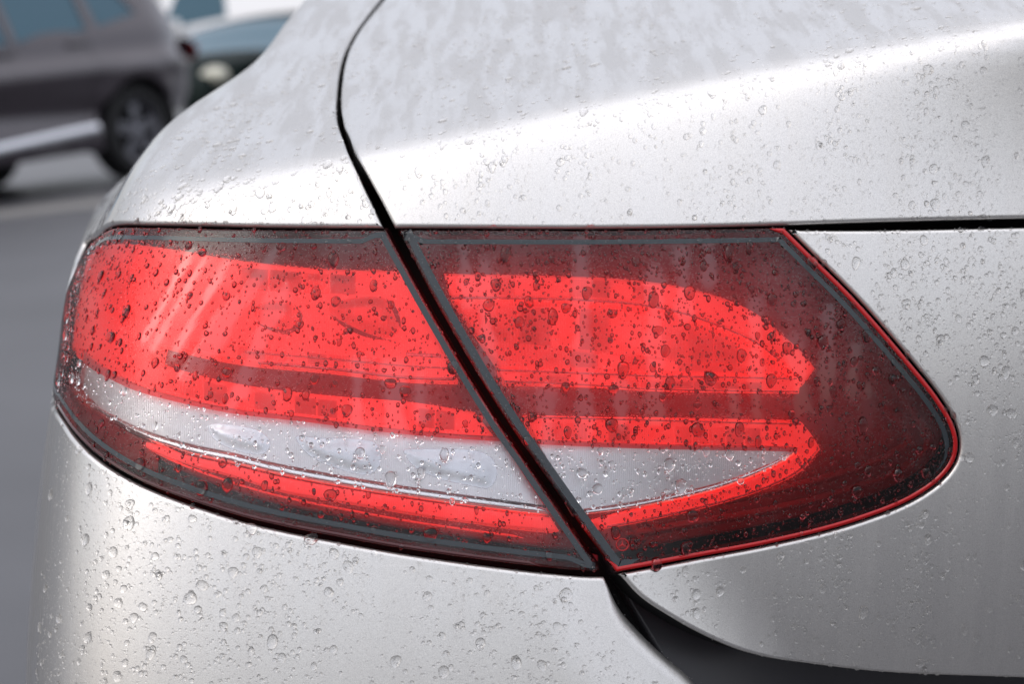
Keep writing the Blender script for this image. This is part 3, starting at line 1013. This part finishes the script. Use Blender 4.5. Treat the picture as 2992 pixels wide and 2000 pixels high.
def wheel(parent, x, y, r, wd, side):
    n, prof = 40, [(-wd / 2, r * .70), (-wd / 2, r * .93), (-wd / 2 * .7, r), (wd / 2 * .7, r), (wd / 2, r * .93), (wd / 2, r * .70), (wd / 2 * .5, r * .66), (-wd / 2, r * .66)]
    a = np.arange(n) * 2 * math.pi / n
    V = np.vstack([np.stack([q * np.cos(a), np.full(n, p), q * np.sin(a)], 1) for p, q in prof])
    m = len(prof)
    F = [(j * n + i, j * n + (i + 1) % n, ((j + 1) % m) * n + (i + 1) % n, ((j + 1) % m) * n + i) for j in range(m) for i in range(n)]
    w_ = link('wheel', mesh_np('wheel', V, F, [RUBBER]), parent)
    w_.location = (x, y, r)
    V, F = [], []
    o = side * wd * .30
    def ring(r0, r1, y0, y1):
        b = len(V)
        for i in range(n):
            V.append((r0 * math.cos(a[i]), y0, r0 * math.sin(a[i])))
            V.append((r1 * math.cos(a[i]), y1, r1 * math.sin(a[i])))
        for i in range(n):
            k = (i + 1) % n
            F.append((b + 2 * i, b + 2 * k, b + 2 * k + 1, b + 2 * i + 1))
    ring(r * .60, r * .69, o, o + side * .02)
    ring(r * .60, r * .58, o, o - side * .08)
    ring(0.001, r * .15, o + side * .01, o)
    for k in range(5):
        t = k * 2 * math.pi / 5 + .3
        for sgn in (-1, 1):
            b = len(V)
            for rad, hw in ((r * .12, .035), (r * .62, .02)):
                for e in (-hw, hw):
                    tt = t + sgn * .16 * rad / r
                    V.append((rad * math.cos(tt) - e * math.sin(tt), o, rad * math.sin(tt) + e * math.cos(tt)))
                    V.append((rad * math.cos(tt) - e * math.sin(tt), o - side * .03, rad * math.sin(tt) + e * math.cos(tt)))
            F += [(b, b + 2, b + 6, b + 4), (b + 1, b, b + 4, b + 5), (b + 2, b + 3, b + 7, b + 6), (b + 3, b + 1, b + 5, b + 7)]
    link('rim', mesh_np('rim', V, F, [ALLOY], smooth=False), w_)
    V = [(0, o - side * .09, 0)] + [(r * .66 * math.cos(t), o - side * .09, r * .66 * math.sin(t)) for t in a]
    link('brake_disc', mesh_np('brake_disc', V, [(0, 1 + i, 1 + (i + 1) % n) for i in range(n)], [DARKIN]), w_)

def parked_car(name, paint, top, arches, wins, doors, halfw, belt, label, group=None, r=.33, strip=None, lamps=(), zlow=.24, mirror=None, crease=.5):
    """top: side outline from rear bumper over the roof to the front bumper, each (x, z, what begins here)"""
    root = empty(name, label=label, category='car')
    if group:
        root['group'] = group
    L = top[-1][0]
    def width(x, z):
        x, z = np.asarray(x, float), np.asarray(z, float)
        wv = halfw - .07 * np.clip((.62 - z) / .4, 0, 1) ** 2 - .10 * sstep(.62, belt, z) * .35
        wv = wv - .42 * softplus(z - belt, .03)
        wv = wv - .22 * np.clip(1 - x / .55, 0, 1) ** 2 - .26 * np.clip((x - L + .8) / .8, 0, 1) ** 2
        wv = wv + crease * (.05 * np.exp(-((z - .80) / .07) ** 2) - .06 * np.exp(-((z - .54 - .05 * (x - 2)) / .10) ** 2))
        for ax in arches:
            d = np.hypot(x - ax, z - r)
            wv = wv + .03 * np.exp(-((d - .42) / .05) ** 2)
        return np.maximum(wv, .2)
    arc = []
    for ax in arches:
        t = np.linspace(math.pi, 0, 22)
        ra = r + .055
        t0 = math.asin((zlow - r) / ra)
        t = np.linspace(math.pi - t0, t0, 24)
        arc.append(np.stack([ax + ra * np.cos(t), r + ra * np.sin(t)], 1))
    pts = [np.array(p[:2]) for p in top]
    out = np.vstack([catmull(np.array(pts), .07)] + [a_[::-1] for a_ in arc[::-1]])
    ccw = lambda q: q if ((q[:, 0] * np.roll(q[:, 1], -1) - np.roll(q[:, 0], -1) * q[:, 1]).sum() > 0) else q[::-1]
    out = ccw(out)
    def skin(nm, poly, holes, m, side, inset=0., parent=root, grid=.055, **kw):
        vo, F = fill(ccw(poly), [ccw(h_) for h_ in holes], grid)
        V = np.stack([vo[:, 0], side * (width(vo[:, 0], vo[:, 1]) - inset), vo[:, 1]], 1)
        return link(nm, mesh_np(nm, V, F if side < 0 else F[:, ::-1], [m]), parent, **kw)
    dense = lambda p: catmull(np.vstack([p, p[:1]]), .05)[:-1] if len(p) > 4 else np.vstack([catmull(np.array([p[i], p[(i + 1) % len(p)]]), .06)[:-1] for i in range(len(p))])
    W = [dense(np.array(w_)) for w_ in wins]
    Dp = [dense(np.array(d_)) for d_ in doors]
    for side in (1, -1):
        skin('body_side', out, W + Dp, paint, side)
        for w_ in W:
            skin('window', w_, [], GLASS, side, .012)
        for d_ in Dp:
            c = d_.mean(0)
            dr = skin('door', c + (d_ - c) * .992, [], paint, side, .002)
            hx, hz = d_[:, 0].min() + .12, d_[:, 1].max() - .10
            wy = side * (float(width(hx, hz)))
            link('handle', box_mesh('handle', (hx - .09, wy - .01, hz - .014), (hx + .09, wy + .028, hz + .014), paint, .008), dr)
        if strip:
            V = []
            for x0, z0, hh in strip:
                wy = float(width(x0, z0))
                V += [(x0, side * (wy + .012), z0), (x0, side * (wy + .03), z0 + hh * .5), (x0, side * (wy + .008), z0 + hh)]
            F = [(3 * i + j, 3 * i + 3 + j, 3 * i + 4 + j, 3 * i + 1 + j) for i in range(len(strip) - 1) for j in (0, 1)]
            link('trim_strip', mesh_np('trim_strip', V, F, [BRIGHT]), root)
        for ax in arches:
            wheel(root, ax, side * (halfw - .13), r, .22, side)
            nn = 20
            t = np.linspace(-.1, math.pi + .1, nn)
            V = np.vstack([np.stack([ax + (r + .06) * np.cos(t), np.full(nn, side * yy), r + (r + .06) * np.sin(t)], 1) for yy in (halfw - .02, halfw - .4)] + [np.array([(ax, side * (halfw - .4), r * .5)])])
            F = [(i, i + 1, nn + i + 1, nn + i) for i in range(nn - 1)] + [(nn + i, nn + i + 1, 2 * nn) for i in range(nn - 1)]
            link('arch_liner', mesh_np('arch_liner', V, F, [DARKIN]), root)
        if mirror:
            mx, mz = mirror
            wy = float(width(mx, mz))
            link('mirror', box_mesh('mirror', (mx - .06, min(side * wy, side * (wy + .22)), mz - .02), (mx + .10, max(side * wy, side * (wy + .22)), mz + .14), paint, .03), root)
        for kind, lx, lz, a_, b_, m in lamps:
            V, F = [], []
            n1, n2 = 9, 18
            wy = float(width(lx, lz)) - .06
            for i in range(n1 + 1):
                p_ = i / n1 * math.pi / 2
                for j in range(n2):
                    q_ = j / n2 * 2 * math.pi
                    V.append((lx + (1 if lx > L / 2 else -1) * .10 * math.cos(p_), side * (wy + a_ * math.sin(p_) * math.cos(q_)), lz + b_ * math.sin(p_) * math.sin(q_)))
            F = [(i * n2 + j, i * n2 + (j + 1) % n2, (i + 1) * n2 + (j + 1) % n2, (i + 1) * n2 + j) for i in range(n1) for j in range(n2)]
            link(kind, mesh_np(kind, V, F, [m]), root)
    # the skin that joins both sides, one part per stretch of the outline
    start = 0
    full = catmull(np.array(pts), .07)
    marks = [(int(np.argmin(((full - p[:2]) ** 2).sum(1))), p[2]) for p in top if len(p) > 2] + [(len(full) - 1, None)]
    for (i0, nm), (i1, _) in zip(marks[:-1], marks[1:]):
        seg = full[i0:i1 + 1]
        wv = width(seg[:, 0], seg[:, 1])
        cols = 9
        V = []
        for (x0, z0), w0 in zip(seg, wv):
            for j in range(cols):
                s_ = j / (cols - 1) * 2 - 1
                bul = .05 * (1 - s_ * s_)
                V.append((x0 + (bul if x0 > L * .8 else (-bul if x0 < .4 else 0)), s_ * w0, z0 + (bul if .4 < x0 < L * .95 else 0)))
        F = [(i * cols + j, (i + 1) * cols + j, (i + 1) * cols + j + 1, i * cols + j + 1) for i in range(len(seg) - 1) for j in range(cols - 1)]
        link(nm, mesh_np(nm, V, F, [GLASS if 'window' in nm or 'windscreen' in nm else paint]), root)
    return root

GREYBROWN = mat('grey_brown_car_paint', (.040, .031, .040), .25, .25, .5, 1., .03)
BLACKPAINT = mat('black_green_car_paint', (.010, .016, .015), .55, 0, .04)
suv = parked_car('parked_suv', GREYBROWN,
                 [(.16, .30, 'rear_bumper'), (.03, .50), (.03, .72, 'tailgate'), (.12, .98, 'rear_window'), (.42, 1.40, 'roof'), (.62, 1.51), (1.3, 1.57), (2.2, 1.54), (2.62, 1.43, 'windscreen'), (3.28, 1.06, 'bonnet'), (3.85, .95), (4.12, .80, 'front_bumper'), (4.20, .58), (4.18, .34), (4.05, .24)],
                 (.80, 3.36), [[(.62, 1.16), (1.05, 1.09), (1.08, 1.44), (.80, 1.42)], [(1.16, 1.075), (1.85, 1.03), (1.85, 1.47), (1.16, 1.46)], [(1.93, 1.025), (2.98, .99), (2.60, 1.36), (1.93, 1.465)]],
                 [[(1.26, .34), (1.88, .34), (1.88, .985), (1.20, 1.03), (1.24, .70)], [(1.92, .34), (2.90, .34), (2.96, .60), (2.96, .93), (1.92, .98)]],
                 .90, 1.02, 'grey brown parked SUV with a bright sill strip, behind the silver car', strip=[(1.24, .372, .058), (1.5, .356, .062), (2.2, .32, .062), (2.95, .29, .06)],
                 lamps=[('tail_lamp', .10, .86, .17, .10, REDLAMP), ('headlight', 4.06, .74, .20, .09, LAMPGLASS)], mirror=(2.78, 1.0), crease=1.3)
stand(suv, (.80, .90, 0), (-2.57, 15.5), math.atan2(-.84, -.55))

coupe = parked_car('parked_coupe', BLACKPAINT,
                   [(.14, .26, 'rear_bumper'), (.03, .45), (.05, .66, 'tailgate'), (.15, .80, 'rear_window'), (.80, 1.05, 'roof'), (1.3, 1.11), (1.9, 1.06, 'windscreen'), (2.62, .78, 'bonnet'), (3.3, .70), (3.62, .56, 'front_bumper'), (3.70, .42), (3.66, .28), (3.55, .20)],
                   (.66, 3.0), [[(1.0, .83), (1.3, .81), (1.3, 1.04), (1.12, 1.02)], [(1.38, .805), (2.36, .77), (1.98, .99), (1.38, 1.045)]],
                   [[(1.34, .30), (2.34, .30), (2.40, .50), (2.36, .73), (1.34, .76)]], .86, .80, 'low black coupe parked beyond the grey brown SUV, pale headlight and blue windows', r=.30,
                   lamps=[('headlight', 3.46, .60, .17, .10, LAMPGLASS), ('tail_lamp', .10, .68, .15, .08, REDLAMP)], zlow=.20, mirror=(2.28, .78))
stand(coupe, (3.46, .62, 0), (-2.73, 21.0), math.atan2(-.89, -.45))
VANWHITE = mat('white_van_paint', (.82, .82, .82), .35, 0, .5, .6)
VANRED = mat('red_van_stripe', (.55, .05, .04), .4)
van = parked_car('parked_van', VANWHITE,
                 [(.10, .40, 'rear_bumper'), (.02, .60, 'tailgate'), (.04, 1.6), (.14, 2.18, 'roof'), (.5, 2.28), (2.4, 2.28), (3.5, 2.2), (3.85, 1.95, 'windscreen'), (4.35, 1.25, 'bonnet'), (4.85, 1.02), (5.0, .75, 'front_bumper'), (5.0, .45), (4.85, .30)],
                 (.95, 4.1), [[(3.2, 1.3), (4.12, 1.22), (3.82, 1.78), (3.2, 1.82)]], [[(3.1, .45), (3.68, .45), (4.05, 1.1), (3.1, 1.18)]], .98, 1.25,
                 'white van with a red stripe parked far behind the low black coupe', r=.34, strip=None, lamps=[('tail_lamp', .06, .95, .10, .22, REDLAMP), ('headlight', 4.88, .80, .2, .12, LAMPGLASS)], mirror=(3.9, 1.2))
for side in (1, -1):
    link('stripe', box_mesh('stripe', (.3, min(side * .94, side * .985), 1.02), (3.0, max(side * .94, side * .985), 1.16), VANRED, .01), van)
stand(van, (2.5, 0, 0), (-3.2, 31.5), R_(186))

# ------------------------------------------------------------------ rain
def drop_shape(rs, rings, segs, irr, flat=False):
    """a bead of water on a unit disc: z up, tail towards +y, open underneath"""
    ph = rs.uniform(0, 2 * math.pi, 4)
    am = irr * rs.uniform(.3, 1., 4) * np.array((.05, .16, .09, .05))
    taper = irr * rs.uniform(-.05, .30)
    a = np.arange(segs) * 2 * math.pi / segs
    rad = 1 + sum(am[k] * np.cos((k + 1) * a + ph[k]) for k in range(4))
    V, F = [], []
    for j in range(rings, 0, -1):
        t = j / rings
        h = math.sqrt(max(1 - t ** 2.1, 0)) if j < rings else -.04
        x, y = rad * t * np.cos(a), rad * t * np.sin(a)
        x = x * (1 - taper * np.clip(y, -1, 1.4))
        tilt = 1 - .22 * irr * y
        V.append(np.stack([x, y, np.full(segs, h) * (tilt if j < rings else 1)], 1))
    V.append(np.array([[0, 0, 1.]]))
    for j in range(rings - 1):
        for i in range(segs):
            k = (i + 1) % segs
            F.append((j * segs + i, j * segs + k, (j + 1) * segs + k))
            F.append((j * segs + i, (j + 1) * segs + k, (j + 1) * segs + i))
    b = (rings - 1) * segs
    for i in range(segs):
        F.append((b + i, b + (i + 1) % segs, rings * segs))
    if flat:                       # a flat underside: the bead's own back face
        V.append(np.array([[0, 0, -.06]]))
        F += [((i + 1) % segs, i, rings * segs + 1) for i in range(segs)]
    return np.vstack(V), np.array(F)

_rs = np.random.default_rng(5)
SHAPES_L = [drop_shape(_rs, 6, 22, .75) for _ in range(22)]
SHAPES_M = [drop_shape(_rs, 4, 12, .6) for _ in range(12)]
SHAPES_S = [drop_shape(_rs, 2, 8, .4) for _ in range(8)]
LENS_L = [drop_shape(_rs, 6, 22, .65, True) for _ in range(22)]
LENS_M = [drop_shape(_rs, 4, 12, .55, True) for _ in range(12)]
LENS_S = [drop_shape(_rs, 3, 9, .5, True) for _ in range(8)]
SHAPES_T = [drop_shape(_rs, 1, 6, .4) for _ in range(4)]
LENS_T = [drop_shape(_rs, 1, 6, .4, True) for _ in range(4)]

_gu = np.stack(np.meshgrid(np.linspace(-160, 2500, 70), np.linspace(-150, 1700, 50)), -1).reshape(-1, 2)
_gp = to_param(raycast(_gu))
_gp = _gp[~np.isnan(_gp[:, 0])]

def scatter(L, n, view=(-160, 2500, -150, 1700), mask=None):
    """n points spread over the part of a panel that the view takes in"""
    vis = _gp[inside(_gp, L)]
    lo, hi = vis.min(0) - .03, vis.max(0) + .03
    out = []
    got = 0
    for _ in range(40):
        Q = lo + (hi - lo) * rng.random((max(2 * n, 500), 2))
        uv = project(solve_radial(Q))
        ok = (uv[:, 0] > view[0]) & (uv[:, 0] < view[1]) & (uv[:, 1] > view[2]) & (uv[:, 1] < view[3])
        Q, uv = Q[ok], uv[ok]
        ok = inside(Q, L)
        Q, uv = Q[ok], uv[ok]
        if mask is not None and len(Q):
            Ps = solve_radial(Q)
            fc = (grad_f(Ps) * (CAMP - Ps)).sum(1) / np.linalg.norm(CAMP - Ps, axis=1)
            ok = mask(uv) * np.clip(.12 + 1.3 * fc, 0, 1) > rng.random(len(Q))
            Q = Q[ok]
        out.append(Q)
        got += len(Q)
        if got >= n:
            break
    return np.vstack(out)[:n]

drops = []       # (param, radius, elongation, height, shape random, where)
def rain(L, where, n_big, n_mid, n_small, big=(1.5, 3.6), mid=(.75, 1.5), small=(.32, .75), h=.62, el=(1.0, 1.7), mask=None):
    for n, (r0, r1), pw in ((n_big, big, 2.2), (n_mid, mid, 1.6), (n_small, small, 1.6)):
        if not n:
            continue
        Q = scatter(L, n, mask=mask)
        r = (r0 + (r1 - r0) * rng.random(len(Q)) ** pw) * 1e-3
        e = el[0] + (el[1] - el[0]) * rng.random(len(Q)) ** 1.4
        for q, rr, ee in zip(Q, r, e):
            drops.append((q[0], q[1], rr, ee, h * rng.uniform(.8, 1.1), where))

def streaky(seed, s=150, sy=500, lo=.25):
    return lambda uv: np.clip(lo + 1.5 * (noise2(uv * (1, s / sy), s, seed) - .28), .05, 1) * 1.0

INNER = 'inner'
rain(lensO, 'lensO', 130, 620, 3200, el=(1.0, 2.0))
rain(lensI, 'lensI', 160, 760, 4200, el=(1.0, 1.9))
rain(bumper, 'bumper', 170, 800, 3800, big=(1.6, 3.6), mask=streaky(3, 90, 400), h=.36, el=(.9, 1.35))
rain(quarter, 'quarter', 260, 1300, 4500, big=(1.5, 3.0), mask=streaky(4, 110, 300, .4), h=.40, el=(1.0, 1.7))
rain(lid, 'lid', 170, 1700, 8000, big=(1.4, 2.8), mask=streaky(5, 70, 700), h=.34, el=(1.0, 1.9))
rain(face, 'face', 90, 650, 3000, big=(1.5, 3.0), mask=streaky(6, 60, 600, .35), h=.46, el=(1.0, 1.9))

def frames_at(Q):
    P = solve_radial(Q)
    N = grad_f(P)
    down = np.array((0, 0, -1.)) - N * (-N[:, 2:3])
    down /= np.linalg.norm(down, axis=1, keepdims=True) + 1e-9
    X = np.cross(down, N)
    return P, X, down, N

D = np.array([d[:5] for d in drops])
where = np.array([d[5] for d in drops])
P, X, Y, N = frames_at(D[:, :2])
P = P + N * np.where(np.char.startswith(where, 'lens'), D[:, 2] * .05 + 2e-5, 0)[:, None]
uv = project(P)
size = D[:, 2] * np.sqrt(D[:, 3]) / np.linalg.norm(P - CAMP, axis=1)
facing = (N * (CAMP - P)).sum(1) / np.linalg.norm(P - CAMP, axis=1)
inview = (uv[:, 0] > 5) & (uv[:, 0] < 2341) & (uv[:, 1] > 5) & (uv[:, 1] < 1563) & (facing > .12)
rank = np.argsort(-np.where(inview, size * np.clip(facing, .2, 1) ** .5, 0))
D[facing < np.where(np.char.startswith(where, 'lens'), .07, .16), 2] = 0                        # none on the rim that turns away
_be = to_param(raycast(catmull(np.array(BUMP_R, float), 12)))
_ed = np.concatenate([np.sqrt(((D[i:i + 1000, None, :2] - _be[None]) ** 2).sum(-1)).min(1) for i in range(0, len(D), 1000)])
D[(where == 'bumper') & (_ed < .0135), 2] = 0      # the folded edge is dry
solo = np.zeros(len(D), bool)
solo[rank[:290]] = True
# keep the large drops from running through each other
for i in rank[:290]:
    d = np.linalg.norm(P[rank[:290]] - P[i], axis=1)
    near = rank[:290][(d < 1.35 * (D[i, 2] + D[rank[:290], 2])) & (rank[:290] != i)]
    for j in near:
        if solo[j] and solo[i] and D[j, 2] <= D[i, 2]:
            solo[j] = False
            D[j, 2] = 0
def under(v, f):
    """1 for the faces of a bead's flat underside"""
    return (f.max(1) == len(v) - 1).astype(int)

MESH_LENS = [mesh_np('raindrop', v, f, [WATER, WET_RED], under(v, f)) for v, f in LENS_L]
MESH_CLEAR = [mesh_np('raindrop', v, f, [WATER]) for v, f in LENS_L]
onclear = inside(D[:, :2], clO) | inside(D[:, :2], clI)
MESH_L = [mesh_np('raindrop', v, f, [WATER]) for v, f in SHAPES_L]
GROUPS = {'lensO': 'raindrops on the outer lens', 'lensI': 'raindrops on the inner lens', 'bumper': 'raindrops on the bumper', 'quarter': 'raindrops on the fender', 'lid': 'raindrops on the trunk lid', 'face': 'raindrops on the lid panel'}
solo_obj = {}
for i in np.nonzero(solo)[0]:
    o = solo_obj[i] = link('raindrop', (MESH_CLEAR if onclear[i] else MESH_LENS if where[i].startswith('lens') else MESH_L)[int(rng.integers(len(MESH_L)))], None, group=GROUPS[where[i]], category='raindrop')
    r, e, h = D[i, 2], D[i, 3], D[i, 4]
    q = math.sqrt(e)
    M = np.eye(4)
    M[:3, 0], M[:3, 1], M[:3, 2], M[:3, 3] = X[i] * r / q ** .5, Y[i] * r * q, N[i] * r * h, P[i]
    o.matrix_world = Matrix(M.tolist())

# say which drop is which: what it sits on, its size and shape, then its order from the top
def spot(i):
    u, v = uv[i]
    f = lambda pts: float(np.interp(u, [p[0] for p in pts], [p[1] for p in pts]))
    w_ = where[i]
    if w_ == 'lensO':
        if onclear[i]:
            a = 'the clear strip left of the gap'
        elif v < f(RT):
            a = 'the outer top band'
        elif v < f(RB[::-1]):
            a = 'the outer red reflector'
        elif v < f(CL_O_TOP):
            a = 'the red strip over the clear strip'
        elif v < f(LB[::-1]):
            a = 'the thin lower red strip'
        else:
            a = 'the outer bottom edge'
        return a, ('by the gap' if u > 820 else 'in mid lens' if u > 460 else 'at the far corner')
    if w_ == 'lensI':
        if onclear[i]:
            a = 'the clear triangle right of the gap'
        elif u < 1880 and v < f(AT):
            a = 'the inner top band'
        elif u < 1865 and v < 880 + (u - 1157) * .035:
            a = 'the inner red arch'
        elif u < 1860 and v < 951 + (u - 1200) * .03:
            a = 'the inner dark stripe'
        elif u < 1880 and v < 1036:
            a = 'the red strip over the clear triangle'
        elif u < 1880:
            a = 'the inner dark red base'
        else:
            a = 'the inner dark tip'
        return a, ('by the gap' if u < 1300 else 'in mid lens' if u < 1650 else 'toward the tip')
    if w_ == 'bumper':
        return 'the silver bumper', ('near the outer corner' if u < 420 else 'below the outer lens' if u < 900 else 'left of the lower gap')
    if w_ == 'quarter':
        return 'the silver fender', ('beside the shut line' if u > 650 else 'above the outer lens')
    if w_ == 'lid':
        return 'the trunk lid', ('beside the shut line' if u < 1200 else 'above the inner lens' if u < 1800 else 'above the lid panel')
    return 'the grey lid panel', ('below the inner lens' if v > 1150 else 'right of the lens tip')

classes = {}
_big = float(np.median(D[solo, 2] * np.sqrt(D[solo, 3])))
for i in solo_obj:
    a, b = spot(i)
    sz = 'large' if D[i, 2] * math.sqrt(D[i, 3]) > _big else 'small'
    classes.setdefault((sz, 'long' if D[i, 3] > 1.4 else 'round', a, b), []).append(i)
ORD = ['topmost', 'second', 'third', 'fourth', 'fifth', 'sixth', 'seventh', 'eighth', 'ninth', 'tenth', 'eleventh', 'twelfth', 'thirteenth', 'fourteenth', 'fifteenth', 'sixteenth', 'seventeenth', 'eighteenth', 'nineteenth', 'twentieth']
for (sz, sh, a, b), m_ in classes.items():
    m_.sort(key=lambda i: uv[i, 1])
    for k, i in enumerate(m_):
        if len(m_) == 1:
            t = f'{sz} {sh} raindrop on {a} {b}'
        elif len(m_) == 2:
            t = f'{("upper", "lower")[k]} {sz} {sh} raindrop on {a} {b}'
        else:
            t = f'{ORD[min(k, 19)]} {sz} {sh} raindrop on {a} {b}' if k == 0 else f'{ORD[min(k, 19)]} {sz} {sh} raindrop down {a} {b}'
        solo_obj[i]['label'] = t

def merged(idx, shapes, P, X, Y, N, r, e, h, red=False):
    Vs, Fs, Ms, b = [], [], [], 0
    pick = rng.integers(len(shapes), size=len(idx))
    for k, (v, f) in enumerate(shapes):
        j = idx[pick == k]
        if not len(j):
            continue
        q = np.sqrt(e[j])[:, None, None]
        rr = r[j][:, None, None]
        W = P[j][:, None, :] + v[None, :, 0:1] * X[j][:, None, :] * rr / q ** .5 + v[None, :, 1:2] * Y[j][:, None, :] * rr * q + v[None, :, 2:3] * N[j][:, None, :] * rr * h[j][:, None, None]
        Vs.append(W.reshape(-1, 3))
        Fs.append((f[None] + (np.arange(len(j)) * len(v))[:, None, None]).reshape(-1, 3) + b)
        Ms.append(np.tile(under(v, f) if red else np.zeros(len(f), int), len(j)))
        b += len(j) * len(v)
    return np.vstack(Vs), np.vstack(Fs), np.concatenate(Ms)

rest = ~solo & (D[:, 2] > 0)
onlens = np.char.startswith(where, 'lens')
parts_ = []
for grp, sm, ss, red in ((onlens & ~onclear, LENS_M, LENS_S, True), (onlens & onclear, LENS_M, LENS_S, False), (~onlens, SHAPES_M, SHAPES_S, False)):
    for shapes, sel in ((sm, D[:, 2] > .0006), (ss, D[:, 2] <= .0006)):
        parts_.append(merged(np.nonzero(rest & grp & sel)[0], shapes, P, X, Y, N, D[:, 2], D[:, 3], D[:, 4], red))
# the finest mist beads on the lens and, thinner, on the lid
for shapes, Qm in ((SHAPES_T, np.vstack([scatter(lensO, 26000, mask=lambda uv: swept(uv) * (.35 + .65 * noise2(uv, 60, 8))),
                                       scatter(lensI, 38000, mask=lambda uv: swept(uv) * (.35 + .65 * noise2(uv, 60, 9)) * sstep(1330, 900, uv[:, 1]))])),
                   (SHAPES_T, np.vstack([scatter(lid, 9000, mask=lambda uv: sstep(1500, 2200, uv[:, 0]) * sstep(40, 110, uv[:, 1] + (uv[:, 0] - 1500) * .1)), scatter(face, 3000), scatter(bumper, 6000)]))):
    Pm, Xm, Ym, Nm = frames_at(Qm)
    _k = (Nm * (CAMP - Pm)).sum(1) / np.linalg.norm(CAMP - Pm, axis=1) > (.05 if shapes is SHAPES_T and len(Qm) > 40000 else .22)
    Qm, Pm, Xm, Ym, Nm = Qm[_k], Pm[_k], Xm[_k], Ym[_k], Nm[_k]
    one = np.ones(len(Qm))
    parts_.append(merged(np.arange(len(Qm)), shapes, Pm, Xm, Ym, Nm, rng.uniform(.18, .40, len(Qm)) * 1e-3, one * 1.05, one * .55))
Vall, Fall, Mall, _b = [], [], [], 0
for v, f, m_ in parts_:
    Mall.append(m_)
    Vall.append(v)
    Fall.append(f + _b)
    _b += len(v)
link('rain_droplets', mesh_np('rain_droplets', np.vstack(Vall), np.vstack(Fall), [WATER, WET_RED], np.concatenate(Mall)), None, kind='stuff', label='fine rain droplets spread over the silver paint and the red lenses', category='droplets')
